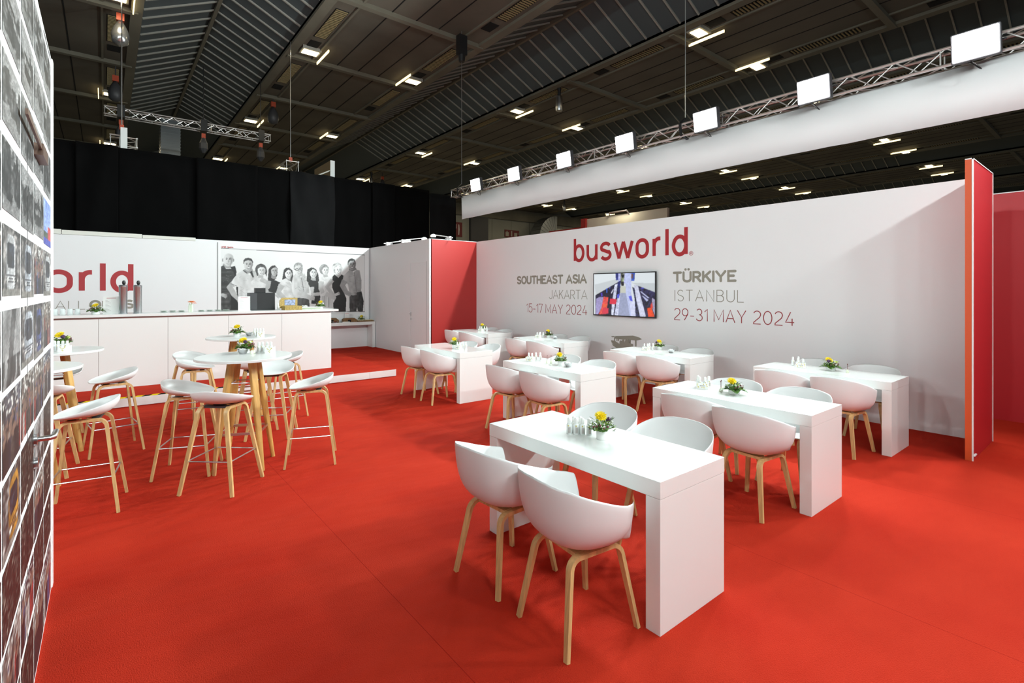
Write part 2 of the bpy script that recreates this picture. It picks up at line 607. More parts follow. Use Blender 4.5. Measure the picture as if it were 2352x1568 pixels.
# ---- long lettered wall (X plane) with printed lettering
XW = 7.60
WH = 2.935
wall_right = sbox('wall_right', M_WALL, XW, XW + 0.10, 1.09, 11.02, 0, WH)


def emb_right(yl, z0, x=XW, t=0.0025):
    return lambda a, b, l: (x - t * (0.2 + l), yl - a, z0 + b)


GRP = []
zl = 2.246
for ch, y0, y1 in [('b', 7.411, 7.11), ('u', 7.054, 6.758), ('s', 6.701, 6.404), ('w', 6.361, 5.879), ('o', 5.84, 5.544), ('r', 5.47, 5.271), ('l', 5.205, 5.131), ('d', 5.075, 4.769)]:
    tall = ch in 'bld'
    wt = 0.068
    mb = text_mesh(ch, max(y0 - y1, wt + 1e-4), 0.372, wt, emb_right(y0, zl), LC, False)
    GRP.append(mb)
logo = MB()
for g in GRP:
    logo.add(g.v, g.f)
logo.build('logo_lettering', M_LOGO, wall_right)
rm = MB()
ribbon(rm, arc(0.037, 0.037, 0.034, 0.034, 0, 360, 24), 0.006, emb_right(4.745, zl + 0.005), False)
for st in GL['R'][1]:
    ribbon(rm, [(0.026 + px * 0.034, 0.018 + py * 0.036) for px, py in st], 0.006, emb_right(4.745, zl + 0.005), False)
rm.build('registered_mark', M_LOGO, wall_right)
text_mesh('SOUTHEAST ASIA', 9.27 - 7.045, 0.198, 0.041, emb_right(9.27, 1.806), GL, True, 0.21).build('city_lettering', M_GREYTXT, wall_right)
text_mesh('JAKARTA', 8.156 - 7.030, 0.196, 0.011, emb_right(8.156, 1.482), GL, False, 0.14).build('city_lettering', M_GREYTXT, wall_right)
text_mesh('15-17 MAY 2024', 8.93 - 7.035, 0.205, 0.013, emb_right(8.93, 1.163), GL, False, 0.19).build('date_lettering', M_DATETXT, wall_right)
text_mesh('T\u00dcRKIYE', 5.055 - 3.931, 0.190, 0.041, emb_right(5.055, 1.802), GL, True, 0.24).build('city_lettering', M_GREYTXT, wall_right)
text_mesh('ISTANBUL', 5.019 - 3.812, 0.194, 0.011, emb_right(5.019, 1.487), GL, False, 0.26).build('city_lettering', M_GREYTXT, wall_right)
text_mesh('29-31 MAY 2024', 5.030 - 3.085, 0.206, 0.013, emb_right(5.030, 1.165), GL, False, 0.21).build('date_lettering', M_DATETXT, wall_right)
# silhouette print of an open excursion boat with passengers
def bp(x, y):
    p = on_x(1340 + x / 6.535, 600 + y / 6.535, XW)
    return (6.404 - p[1], p[2])
boat = MB()
BL = [1.0]
E_ = emb_right(6.404, 0.0)
def bpoly(pts):
    q = [bp(*p) for p in pts]
    n = len(q)
    BL[0] += 0.3
    boat.add([E_(a, b, BL[0]) for a, b in q] + [E_(a, b, 0) for a, b in q], [tuple(range(n))] + [(i, (i + 1) % n, n + (i + 1) % n, n + i) for i in range(n)])
bpoly([(415, 1122), (470, 1119), (478, 1130), (440, 1140)])
bpoly([(484, 1120), (745, 1114), (800, 1128), (845, 1145), (880, 1170), (800, 1188), (690, 1178), (560, 1172), (480, 1160), (474, 1140)])
bpoly([(418, 1182), (470, 1190), (530, 1230), (548, 1250), (600, 1280), (600, 1300), (520, 1300), (425, 1215)])
bpoly([(430, 1228), (520, 1290), (520, 1312), (445, 1262)])
for x in (462, 500, 524):
    bpoly([(x, 1140), (x + 12, 1140), (x + 12, 1195), (x, 1190)])
for x, y in ((548, 1195), (585, 1180), (628, 1185), (660, 1175)):
    bpoly([(x, y), (x + 16, y - 12), (x + 30, y + 2), (x + 34, y + 50), (x + 28, y + 95), (x + 4, y + 95), (x - 4, y + 40)])
bpoly([(560, 1225), (700, 1228), (745, 1240), (748, 1300), (560, 1300)])
bpoly([(780, 1178), (800, 1178), (797, 1300), (783, 1300)])
bpoly([(700, 1180), (712, 1180), (712, 1235), (700, 1235)])
bpoly([(430, 1300), (900, 1290), (930, 1330), (880, 1420), (480, 1430), (440, 1380)])
boat.build('boat_silhouette', M_GREYTXT, wall_right)

# ---- end panel of the lettered wall, red/orange with white edge profile
pan = MB().box(6.655, 7.70, 1.052, 1.108, 0, 2.972).build('wall_end', M_REDBACK)
struct(pan)
MB().box(6.645, 6.657, 1.058, 1.108, 0, 2.972).build('edge_strip', M_ORANGE, pan)
pr = MB()
pr.box(6.643, 6.66, 1.045, 1.057, 0, 2.975).box(6.643, 7.70, 1.045, 1.057, 2.968, 2.978).box(7.69, 7.703, 1.045, 1.057, 0, 2.975)
pr.box(6.643, 6.657, 1.045, 1.108, 2.968, 2.978)
pr.build('edge_profile', M_PROFILE, pan)
MB().box(6.66, 6.76, 1.035, 1.05, 0.045, 0.055).build('floor_bracket', M_PROFILE, pan)

# ---- neighbouring red wall further back on the right
wr = sbox('wall_far_right', M_REDBACK, 9.05, 9.15, -5.5, 2.6, 0, 2.925)
MB().box(9.045, 9.155, -5.5, 2.6, 2.925, 2.937).build('top_profile', M_PROFILE, wr)

# ---- red return wall and white store-room wall with its door
YR = 10.95
wred = sbox('wall_red', M_RED, 6.24, 7.60, YR, YR + 0.06, 0, 2.925)
MB().box(6.20, 7.60, YR, YR + 0.06, 2.925, 2.937).build('top_profile', M_PROFILE, wred)
XC = 6.20
wclos = MB().box(XC, XC + 0.06, YR, 11.09, 0, 2.93).box(XC, XC + 0.06, 11.95, 14.5, 0, 2.93).box(XC, XC + 0.06, 11.09, 11.95, 2.385, 2.93).build('wall_store', M_WALL)
struct(wclos)
MB().box(XC - 0.008, XC, YR - 0.004, YR + 0.045, 0, 2.935).build('corner_profile', M_PROFILE, wclos)
door = MB().box(XC + 0.004, XC + 0.045, 11.10, 11.945, 0.01, 2.372).build('door_1', M_WALL)
struct(door)
dh = MB()
dh.box(XC - 0.008, XC + 0.004, 11.90, 11.93, 1.0, 1.10)
dh.tube([(XC, 11.915, 1.06), (XC - 0.05, 11.915, 1.06), (XC - 0.055, 11.82, 1.06)], 0.009)
dh.box(XC - 0.008, XC + 0.004, 11.895, 11.93, 0.90, 0.95)
dh.build('door_handle', M_STEEL, door, smooth=True)
MB().box(XC - 0.006, XC + 0.004, 11.10, 11.95, 2.362, 2.384).build('top_seal', M_PROFILE, door)
MB().box(XC - 0.004, XC + 0.003, 11.085, 11.10, 0.01, 2.385).build('hinge_strip', mat('grey_door_strip', (0.45, 0.45, 0.45), 0.5), door)  # plain grey strip on the hinge side of the door

# ---- back wall behind the bar: poster wall, and the logo panel in front of it
YB = 14.50
wall_back = sbox('wall_back', M_WALL, -5.0, 6.27, YB, YB + 0.08, 0, 2.92)
MB().box(6.16, 6.20, YB - 0.012, YB, 0, 2.92).build('corner_profile', mat('grey_corner', (0.40, 0.40, 0.41), 0.5), wall_back)
YL = 14.40
wlogo = sbox('wall_logo', M_WALL, -5.0, 2.20, YL, YL + 0.06, 0, 2.86)
MB().box(2.175, 2.20, YL - 0.004, YL, 0, 2.86).build('edge_profile', mat('grey_edge', (0.33, 0.33, 0.33), 0.5), wlogo)
struct(MB().box(2.20, 2.262, YL - 0.004, YL + 0.06, 0, 2.86).build('trim_1', M_PROFILE))
ts = MB()
for x0, x1, zz in ((-3.0, -1.9, 2.965), (-1.89, -0.72, 2.97), (-0.71, 0.67, 2.955), (0.68, 1.72, 2.94)):
    ts.box(x0, x1, YL - 0.01, YL + 0.07, 2.865, zz)
struct(ts.build('trim_2', M_CREAM))


def emb_back(xl, z0, y=YL, t=0.002):
    return lambda a, b, l: (xl + a, y - t * (0.2 + l), z0 + b)


lb = MB()
z0 = 1.612
for ch, x0, x1 in [('b', -2.965, -2.50), ('u', -2.41, -1.97), ('s', -1.9, -1.53), ('w', -1.50, -1.03), ('o', -0.982, -0.531), ('r', -0.435, -0.165), ('l', -0.081, 0.020), ('d', 0.098, 0.513)]:
    g = text_mesh(ch, max(x1 - x0, 0.1001), 0.50, 0.10, emb_back(x0, z0), LC, False)
    lb.add(g.v, g.f)
lb.build('logo_lettering', M_LOGO, wlogo)
rb = MB()
ribbon(rb, arc(0.043, 0.043, 0.040, 0.040, 0, 360, 24), 0.007, emb_back(0.557, z0 + 0.0), False)
for st in GL['R'][1]:
    ribbon(rb, [(0.030 + px * 0.040, 0.022 + py * 0.042) for px, py in st], 0.007, emb_back(0.557, z0), False)
rb.build('registered_mark', M_LOGO, wlogo)
text_mesh('ALL', 0.50, 0.195, 0.013, emb_back(-0.822, 1.252), GL, False, 0.22).build('slogan_lettering', M_GREYTXT, wlogo)
text_mesh('OURS', 0.785, 0.205, 0.047, emb_back(-0.262, 1.252), GL, False, 0.26).build('slogan_lettering', M_GREYTXT, wlogo)

# ---- photo wall close on the left, with a door handle and a door closer
XP = -0.235
wall_left = sbox('wall_left', M_WALL, XP - 0.10, XP, -3.2, 3.915, 0, 2.985)
MB().box(XP - 0.105, XP + 0.006, 3.862, 3.925, 0, 2.99, ).build('edge_profile', M_PROFILE, wall_left, bevel=0.006)
h = MB()
h.tube([(XP, 2.96, 1.045), (XP + 0.012, 2.96, 1.045)], 0.026, 16)
h.tube([(XP, 2.96, 1.045), (XP + 0.048, 2.96, 1.045), (XP + 0.062, 2.975, 1.045), (XP + 0.064, 3.085, 1.045)], [0.011, 0.011, 0.012, 0.011], 12)
h.tube([(XP, 2.96, 0.945), (XP + 0.014, 2.96, 0.945)], 0.024, 16)
h.build('door_handle', M_STEEL, wall_left, smooth=True)
h = MB()
h.box(XP, XP + 0.030, 2.96, 3.20, 2.262, 2.312)
h.strip([(XP + 0.022, 2.96, 2.295), (XP + 0.022, 2.45, 2.31)], 0.02, 0.008, (0, 0, 1))
h.build('door_closer', mat('brown_metal', (0.16, 0.10, 0.075), 0.4, 0.5), wall_left)
struct(MB().box(XP, XP + 0.0012, 2.72, 2.726, 0, 2.36).build('door_2', mat('door_gap', (0.08, 0.08, 0.08), 0.7)))


# ---- pictures are rasters of colour on fine meshes
def raster_mesh(name, img, pos, m, parent=None):
    """img (ny,nx,3) 0..255, row 0 at the bottom; pos(i,j)->3D for grid vertices"""
    ny, nx = img.shape[:2]
    vs = [pos(i / (nx - 1), j / (ny - 1)) for j in range(ny) for i in range(nx)]
    fs = [(j * nx + i, j * nx + i + 1, (j + 1) * nx + i + 1, (j + 1) * nx + i) for j in range(ny - 1) for i in range(nx - 1)]
    me = bpy.data.meshes.new(name)
    me.from_pydata(vs, [], fs)
    ca = me.color_attributes.new('print', 'FLOAT_COLOR', 'POINT')
    col = np.ones((ny * nx, 4), dtype=np.float32)
    col[:, :3] = linarr(img.reshape(-1, 3))
    ca.data.foreach_set('color', col.ravel())
    me.materials.append(m)
    o = bpy.data.objects.new(name, me)
    C.objects.link(o)
    if parent:
        o.parent = parent
    return o


def inside(poly, X, Y):
    r = np.zeros(X.shape, bool)
    n = len(poly)
    for i in range(n):
        x0, y0 = poly[i]
        x1, y1 = poly[(i + 1) % n]
        if y0 == y1:
            continue
        cond = ((y0 <= Y) != (y1 <= Y)) & (X < (x1 - x0) * (Y - y0) / (y1 - y0) + x0)
        r ^= cond
    return r


def blur(a, k=1):
    for _ in range(k):
        p = np.pad(a, ((1, 1), (1, 1), (0, 0)), mode='edge')
        a = (p[1:-1, 1:-1] * 4 + p[:-2, 1:-1] + p[2:, 1:-1] + p[1:-1, :-2] + p[1:-1, 2:]) / 8
    return a


def smooth_noise(rng, ny, nx, sy, sx):
    gy, gx = max(2, int(ny / sy) + 2), max(2, int(nx / sx) + 2)
    g = rng.random((gy, gx))
    yy = np.linspace(0, gy - 1.001, ny)
    xx = np.linspace(0, gx - 1.001, nx)
    y0, x0 = yy.astype(int), xx.astype(int)
    fy, fx = (yy - y0)[:, None], (xx - x0)[None, :]
    a = g[y0][:, x0] * (1 - fx) + g[y0][:, x0 + 1] * fx
    b = g[y0 + 1][:, x0] * (1 - fx) + g[y0 + 1][:, x0 + 1] * fx
    return a * (1 - fy) + b * fy


M_PRINT = attr_mat('printed_picture', 0.45)
M_SCREEN = attr_mat('screen_picture', 0.2, 1.0)


# ---- the collage of pictures on the left wall: columns of prints with white gaps
def one_photo(rng, kind, ny, nx):
    X, Y = np.meshgrid(np.linspace(0, 1, nx), np.linspace(0, 1, ny))
    img = np.zeros((ny, nx, 3))
    base = smooth_noise(rng, ny, nx, 11, 2.6)
    fine = smooth_noise(rng, ny, nx, 2.2, 1.3)
    big = smooth_noise(rng, ny, nx, 16, 8)
    if kind == 'bw':                      # old street scene: pale sky and road, dark crowd and buildings
        sky = 185 + 40 * big
        street = 150 + 70 * big
        hz = rng.uniform(0.12, 0.42) + 0.25 * (smooth_noise(rng, ny, nx, 60, 3) - 0.5)
        top = rng.uniform(0.62, 1.0) + 0.5 * (smooth_noise(rng, ny, nx, 60, 3) - 0.5)
        mid = 25 + 205 * (base * 0.55 + fine * 0.45) ** 1.6
        g = np.where(Y < hz, street, np.where(Y < top, mid, sky))
        for _ in range(rng.integers(0, 3)):         # old coaches: dark blocks with window bands
            x0, y0 = rng.uniform(0, 0.6), rng.uniform(0.1, 0.4)
            bx = (X > x0) & (X < x0 + rng.uniform(0.25, 0.5)) & (Y > y0) & (Y < y0 + 0.38)
            g = np.where(bx, rng.uniform(40, 110), g)
            g = np.where(bx & (Y > y0 + 0.2) & (Y < y0 + 0.31) & ((X * 14) % 1 > 0.3), 200, g)
        img[:] = (g * (0.85 + 0.3 * (fine - 0.5)))[..., None]
    elif kind == 'bus':                   # front of a coach in a show hall
        bg = 25 + 120 * base * fine * 2
        img[:] = bg[..., None] * np.array([1, 0.97, 0.95])
        c = np.array([(190, 198, 208), (200, 140, 50), (215, 180, 50), (150, 185, 190), (70, 85, 140), (205, 208, 210)][rng.integers(6)])
        cx, w_ = rng.uniform(0.4, 0.6), rng.uniform(0.24, 0.36)
        body = (abs((X - cx) / w_) ** 5 + abs((Y - 0.5) / 0.40) ** 4) < 1
        shade = (0.65 + 0.5 * np.clip((X - cx) / w_ * 0.4 + 0.5, 0, 1))[..., None]
        img = np.where(body[..., None], c * shade, img)
        win = (abs((X - cx) / (w_ * 0.86)) ** 5 + abs((Y - 0.60) / 0.19) ** 4) < 1
        img = np.where(win[..., None], np.array([28, 33, 42]) * (0.5 + 2.2 * big[..., None] * fine[..., None]), img)
        for q in (0.26, 0.31, 0.20):
            img[body & (abs(Y - q) < 0.012)] = (45, 47, 52)
        for sx in (-0.7, 0.7):
            img[((X - cx - sx * w_) / 0.05) ** 2 + ((Y - 0.24) / 0.035) ** 2 < 1] = (240, 240, 235)
        img[Y < 0.10] = (120, 118, 112)
        img *= (0.75 + 0.5 * fine)[..., None]
    elif kind in ('hall', 'people'):      # aisle with visitors, many small figures
        t = np.array([(70, 78, 95), (90, 84, 78), (60, 62, 70), (100, 92, 88)][rng.integers(4)])
        img[:] = t
        img *= (0.3 + 1.4 * base * (0.5 + fine))[..., None]
        n_ = 34 if kind == 'hall' else 22
        for i in range(n_):
            cx = rng.uniform(0, 1)
            f = (n_ - i) / n_
            hh = (0.10 + 0.18 * (1 - f)) * (1.0 if kind == 'hall' else 1.5)
            cy = 0.62 - 0.55 * (1 - f) + rng.uniform(-0.03, 0.03)
            col = np.array([(26, 27, 32), (32, 34, 46), (58, 54, 52), (60, 68, 105), (125, 45, 42), (170, 165, 160), (20, 20, 24), (24, 24, 28)][rng.integers(8)])
            mk = (abs(X - cx) < hh * 0.36) & (abs(Y - cy) < hh)
            img[mk] = col * (0.6 + 0.8 * fine[mk][:, None])
            img[((X - cx) / (hh * 0.20)) ** 2 + ((Y - cy - hh * 1.2) / (hh * 0.26)) ** 2 < 1] = (120, 95, 82)
        img[(Y > 0.74) & (fine > 0.66)] = (215, 215, 210)
    elif kind == 'dark':
        g = 14 + 210 * np.clip(fine - 0.45, 0, 1) ** 1.3 * base * 2.4
        img[:] = g[..., None] * np.array([1.0, 0.93, 0.85])
        img[((Y - X * 0.5) % 0.4 < 0.03)] *= 2.0
    elif kind == 'grey':
        g = 105 + 100 * big - 80 * (abs(X - 0.45 - 0.3 * (Y - 0.5)) < 0.13) + 40 * (fine - 0.5)
        img[:] = g[..., None]
        img[(Y < 0.35) & (base > 0.5)] *= 0.35
    elif kind == 'sky':
        img[:] = np.array([125, 150, 225])
        img += (50 * big)[..., None]
        img[Y < 0.3] = (70, 85, 70)
        img[(Y < 0.45) & (X > 0.55)] = (190, 70, 70)
        img[(Y < 0.16)] = (60, 70, 170)
        img *= (0.75 + 0.5 * fine)[..., None]
    img = img * (0.9 + 0.25 * (rng.random((ny, nx, 1)) - 0.5))
    return 245 * (np.clip(img, 0, 245) / 245) ** (1.3 if kind == 'bw' else 0.95)


rng = np.random.default_rng(11)
cols = [(-0.06 + 0.4335 * k, 0.3635 + 0.4335 * k) for k in range(-3, 9)]
cols = [(a, b) for a, b in cols]
YC = [2.087 - 0.4318 * 5 + 0.4318 * k for k in range(0, 10)]      # column gap centres
ZR = [0.335 + 0.2605 * k for k in range(0, 11)]                   # row gap centres
NYP, NXP = 44, 26
cz = [0.02] + ZR
pm_v, pm_f, pm_c = [], [], []
for ci in range(len(YC)):
    y0 = YC[ci] + 0.012
    y1 = (YC[ci + 1] if ci + 1 < len(YC) else 3.862) - 0.012
    if y0 > 3.8:
        continue
    y1 = min(y1, 3.85)
    for ri in range(len(cz)):
        zz0 = cz[ri] + (0.016 if ri else 0)
        zz1 = (cz[ri + 1] if ri + 1 < len(cz) else 2.985) - 0.016
        step = 0.022 if ci % 2 else 0.0
        if ri > 0:
            zz0 += step * (-1 if ri < 6 else 1) * 0.5
        hi = ri >= 7
        if ci == 8 and ri == 7:
            k = 'sky'
        elif hi:
            k = 'bw'
        else:
            k = ['bus', 'hall', 'people', 'dark', 'bus', 'grey', 'people', 'hall', 'dark'][int(rng.integers(9))]
            if ri <= 2:
                k = ['people', 'dark', 'hall', 'dark'][int(rng.integers(4))]
        if (ci, ri) in ((5, 6), (7, 5), (6, 5)):
            k = 'bus'
        im = one_photo(rng, k, NYP, NXP)
        n0 = len(pm_v)
        for j in range(NYP):
            for i in range(NXP):
                pm_v.append((XP + 0.0012, y0 + (y1 - y0) * i / (NXP - 1), zz0 + (zz1 - zz0) * j / (NYP - 1)))
        pm_c.append(im.reshape(-1, 3))
        pm_f += [(n0 + j * NXP + i, n0 + j * NXP + i + 1, n0 + (j + 1) * NXP + i + 1, n0 + (j + 1) * NXP + i) for j in range(NYP - 1) for i in range(NXP - 1)]
me = bpy.data.meshes.new('photo_collage')
me.from_pydata(pm_v, [], pm_f)
ca = me.color_attributes.new('print', 'FLOAT_COLOR', 'POINT')
cc = np.ones((len(pm_v), 4), dtype=np.float32)
cc[:, :3] = linarr(np.concatenate(pm_c))
ca.data.foreach_set('color', cc.ravel())
me.materials.append(M_PRINT)
pc = bpy.data.objects.new('photo_collage', me)
C.objects.link(pc)
pc.parent = wall_left


# ---- black and white group picture on the back wall
def PP(x, y):
    p = on_y(490 + x / 6.357, 550 + y / 6.357, YB)
    return (p[0], p[2])


PX0, PX1, PZ0, PZ1 = 1.35, 6.03, 0.98, 2.735
GNX, GNY = 560, 215
gx, gz = np.meshgrid(np.linspace(PX0, PX1, GNX), np.linspace(PZ0, PZ1, GNY))
team = np.full((GNY, GNX, 3), 222.0)
rg = np.random.default_rng(5)


def paint(pts, val, tex=0.0, sx=6, sy=6, shade=0.0):
    q = [PP(*p) for p in pts]
    mk = inside(q, gx, gz)
    t = smooth_noise(rg, GNY, GNX, sy, sx) - 0.5
    xs = [p[0] for p in q]
    lat = (gx - min(xs)) / max(1e-6, max(xs) - min(xs)) - 0.5
    v = val * (1 + tex * t) - shade * lat * val
    team[mk] = v[mk][:, None]


def ell(cx, cy, rx, ry, val, tex=0.0, rot=0, shade=0.0):
    cr, sr = math.cos(R(rot)), math.sin(R(rot))
    paint([(cx + rx * math.cos(a) * cr - ry * math.sin(a) * sr, cy + rx * math.cos(a) * sr + ry * math.sin(a) * cr) for a in [2 * PI * k / 26 for k in range(26)]], val, tex, shade=shade)


def limb(pts, w0, w1, val, tex=0.06):
    n = len(pts)
    L, Rr = [], []
    for i, p in enumerate(pts):
        a, b = pts[max(i - 1, 0)], pts[min(i + 1, n - 1)]
        d = math.hypot(b[0] - a[0], b[1] - a[1])
        nx_, ny_ = -(b[1] - a[1]) / d, (b[0] - a[0]) / d
        ww = w0 + (w1 - w0) * i / (n - 1)
        L.append((p[0] + nx_ * ww, p[1] + ny_ * ww))
        Rr.append((p[0] - nx_ * ww, p[1] - ny_ * ww))
    paint(L + Rr[::-1], val, tex)


def hand(x, y, dx, dy, val, s=1.0):
    ell(x, y, 34 * s, 26 * s, val, 0.1, math.degrees(math.atan2(dy, dx)))
    for k in (-1.5, -0.5, 0.5, 1.5):
        ox, oy = -dy * k * 14 * s, dx * k * 14 * s
        limb([(x + ox + dx * 20 * s, y + oy + dy * 20 * s), (x + ox * 1.3 + dx * (78 - abs(k) * 8) * s, y + oy * 1.3 + dy * (78 - abs(k) * 8) * s)], 7 * s, 5 * s, val - 12)


def face(cx, cy, s, val, rot=0, brow=80, fem=False):
    """features of a smiling face; the head oval is drawn before"""
    cr, sr = math.cos(R(rot)), math.sin(R(rot))
    def tr(x, y):
        return (cx + (x * cr - y * sr) * s, cy + (x * sr + y * cr) * s)
    paint([tr(26, -50), tr(58, -30), tr(56, 30), tr(30, 72), tr(18, 80), tr(36, 20)], val * 0.80, 0.05)
    for ex in (-25, 21):
        x, y = tr(ex, -12); ell(x, y, 12 * s, 6 * s, val * 0.62)
        x, y = tr(ex, -12); ell(x, y, 7 * s, 4 * s, 62)
        x, y = tr(ex, -29); ell(x, y, 16 * s, 4 * s, brow)
    x, y = tr(5, 10); paint([tr(-3, -14), tr(6, -14), tr(13, 16), tr(-2, 19)], val * 0.86)
    x, y = tr(3, 18); ell(x, y, 10 * s, 5 * s, val * 0.70)
    x, y = tr(0, 43); ell(x, y, 25 * s, 9 * s, val * 0.55)
    x, y = tr(0, 41); ell(x, y, 21 * s, 5.5 * s, 242)
    x, y = tr(0, 66); ell(x, y, 18 * s, 5 * s, val * 0.86)


def folds(pts, n, val, w_=4):
    """thin creases between two border points"""
    (x0, y0), (x1, y1) = pts
    for i in range(n):
        f, g_ = rg.uniform(0, 1), rg.uniform(0, 1)
        xa, ya = x0 + (x1 - x0) * f, y0 + (y1 - y0) * g_
        limb([(xa, ya), (xa + rg.uniform(20, 70), ya + rg.uniform(-30, 45))], w_, 1.5, val, 0)


# man in dark shirt, bald
limb([(195, 350), (200, 420)], 58, 66, 168)
paint([(-40, 470), (150, 375), (185, 430), (262, 425), (318, 385), (338, 470), (332, 530), (300, 560), (262, 690), (250, 790), (-40, 800)], 74, 0.5, 30, 4)
folds(((0, 430), (260, 760)), 13, 118, 3)
paint([(250, 400), (318, 385), (338, 470), (318, 540), (290, 470)], 44)
paint([(0, 780), (250, 775), (300, 850), (368, 1050), (0, 1050)], 84, 0.7, 7, 7, 0.4)
paint([(255, 800), (330, 840), (372, 960), (370, 1050), (262, 1050)], 42, 0.3)
ell(140, 300, 14, 26, 160); ell(293, 300, 12, 24, 150)
ell(217, 262, 74, 60, 205, 0.03, 0, 0.2)
ell(216, 300, 72, 92, 200, 0.04, 0, 0.2); face(220, 302, 1.0, 198)
hand(140, 810, 0.8, 0.35, 190)
# man in pale polo shirt
limb([(500, 420), (525, 490)], 60, 66, 162)
paint([(360, 490), (442, 442), (530, 520), (602, 450), (640, 530), (620, 640), (580, 800), (560, 860), (372, 860), (362, 690), (248, 640), (300, 560)], 204, 0.14, 8, 14, 0.1)
folds(((300, 540), (560, 830)), 11, 178, 3)
paint([(530, 475), (566, 455), (592, 545), (578, 560)], 66)
paint([(442, 442), (500, 488), (490, 500), (430, 452)], 96)
paint([(372, 850), (560, 850), (580, 1040), (380, 1040)], 60, 0.4)
limb([(285, 655), (235, 690), (300, 800), (375, 870)], 50, 34, 184, 0.1)
limb([(248, 642), (345, 680)], 4, 4, 120)
paint([(332, 690), (362, 690), (362, 850), (345, 800)], 52)
paint([(440, 345), (440, 305), (465, 275), (510, 266), (560, 280), (580, 325), (575, 380), (450, 380)], 70, 0.3)
ell(510, 368, 63, 88, 192, 0.04, 0, 0.2)
paint([(446, 330), (450, 300), (475, 278), (510, 270), (555, 284), (574, 330), (552, 312), (510, 300), (466, 312)], 72, 0.3)
face(512, 375, 0.95, 192)
# woman with wavy hair
ell(695, 440, 84, 86, 92, 0.6)
paint([(612, 450), (640, 535), (675, 500), (760, 500), (778, 540), (785, 450), (740, 380), (660, 380)], 86, 0.6, 2, 4)
limb([(690, 500), (690, 560)], 34, 40, 182)
paint([(540, 620), (640, 545), (690, 575), (770, 575), (835, 640), (800, 700), (745, 790), (490, 790)], 212, 0.12, 10, 10)
folds(((560, 580), (740, 770)), 7, 192, 3)
ell(704, 452, 58, 72, 216, 0.03, 0, 0.12)
paint([(640, 430), (650, 385), (700, 368), (755, 390), (768, 440), (735, 405), (690, 400)], 100, 0.5, 2, 3)
face(704, 460, 0.78, 214, 0, 110)
limb([(690, 575), (800, 640), (760, 770)], 34, 28, 188, 0.08)
# woman in dark top, long straight hair
paint([(795, 585), (808, 430), (850, 384), (900, 376), (940, 425), (934, 520), (895, 590)], 58, 0.5, 2, 8)
limb([(880, 500), (880, 575)], 30, 40, 150)
paint([(790, 600), (850, 560), (890, 590), (982, 630), (935, 775), (805, 785), (800, 700)], 42, 0.25)
ell(890, 458, 48, 74, 184, 0.03, 0, 0.2)
paint([(838, 440), (852, 395), (895, 380), (932, 415), (905, 404), (868, 415)], 60, 0.3)
face(891, 466, 0.72, 184)
limb([(812, 600), (800, 690), (760, 770), (900, 810)], 34, 26, 178, 0.08)
hand(925, 820, 0.8, 0.5, 190, 0.7)
# woman in pale blouse
paint([(1005, 585), (1030, 440), (1062, 414), (1112, 410), (1154, 450), (1166, 545), (1140, 610), (1060, 590)], 66, 0.5, 2, 8)
limb([(1095, 540), (1100, 600)], 28, 34, 176)
paint([(1000, 590), (1062, 562), (1120, 625), (1190, 740), (1190, 960), (1000, 1000), (1010, 730), (935, 690)], 208, 0.14, 8, 10, 0.1)
folds(((1000, 620), (1150, 930)), 8, 182, 3)
ell(1097, 494, 52, 78, 216, 0.03, 0, 0.15)
paint([(1042, 490), (1052, 436), (1096, 412), (1142, 445), (1150, 500), (1128, 450), (1090, 438)], 70, 0.3)
face(1098, 502, 0.76, 214)
paint([(1120, 585), (1162, 540), (1150, 640)], 74, 0.4)
limb([(1000, 660), (950, 770), (1060, 890)], 48, 32, 184, 0.08)
hand(1090, 895, 0.9, -0.2, 196, 0.8)
# man with glasses
limb([(1245, 480), (1260, 540)], 50, 56, 180)
paint([(1175, 845), (1395, 860), (1408, 985), (1180, 985)], 92, 0.4, 5, 8, 0.2)
paint([(1165, 530), (1212, 500), (1285, 560), (1325, 488), (1392, 640), (1402, 780), (1330, 800), (1300, 850), (1190, 850), (1150, 760), (1140, 640)], 196, 0.16, 5, 12, 0.1)
folds(((1170, 540), (1340, 820)), 11, 160, 3)
limb([(1285, 560), (1330, 790)], 4, 4, 120)
ell(1240, 400, 66, 66, 170, 0.3)
ell(1242, 440, 62, 86, 206, 0.03, 0, 0.15)
paint([(1174, 430), (1182, 365), (1225, 334), (1280, 346), (1306, 400), (1298, 420), (1262, 372), (1205, 385)], 168, 0.35, 2, 3)
face(1246, 445, 0.9, 204, -4, 140)
ell(1222, 438, 27, 17, 70); ell(1222, 438, 21, 12, 192); ell(1280, 430, 25, 16, 70); ell(1280, 430, 19, 11, 192)
limb([(1180, 432), (1196, 434)], 4, 4, 60)
limb([(1250, 760), (1330, 815), (1450, 865)], 44, 30, 192, 0.08)
# woman with long curls, dark top
paint([(1362, 600), (1372, 440), (1430, 406), (1490, 422), (1530, 500), (1545, 600), (1500, 640), (1385, 630)], 60, 0.9, 2, 4)
limb([(1458, 530), (1460, 600)], 30, 38, 178)
paint([(1385, 640), (1430, 585), (1465, 615), (1520, 600), (1580, 730), (1565, 800), (1552, 905), (1510, 940), (1428, 935), (1440, 860), (1412, 700)], 46, 0.25)
ell(1460, 484, 52, 76, 214, 0.03, 0, 0.15)
paint([(1404, 480), (1414, 430), (1455, 408), (1505, 440), (1512, 490), (1490, 445), (1450, 430)], 64, 0.4)
face(1461, 492, 0.75, 212, 4)
limb([(1440, 690), (1450, 800), (1630, 790)], 34, 24, 194, 0.06)
limb([(1410, 850), (1480, 860)], 34, 30, 192)
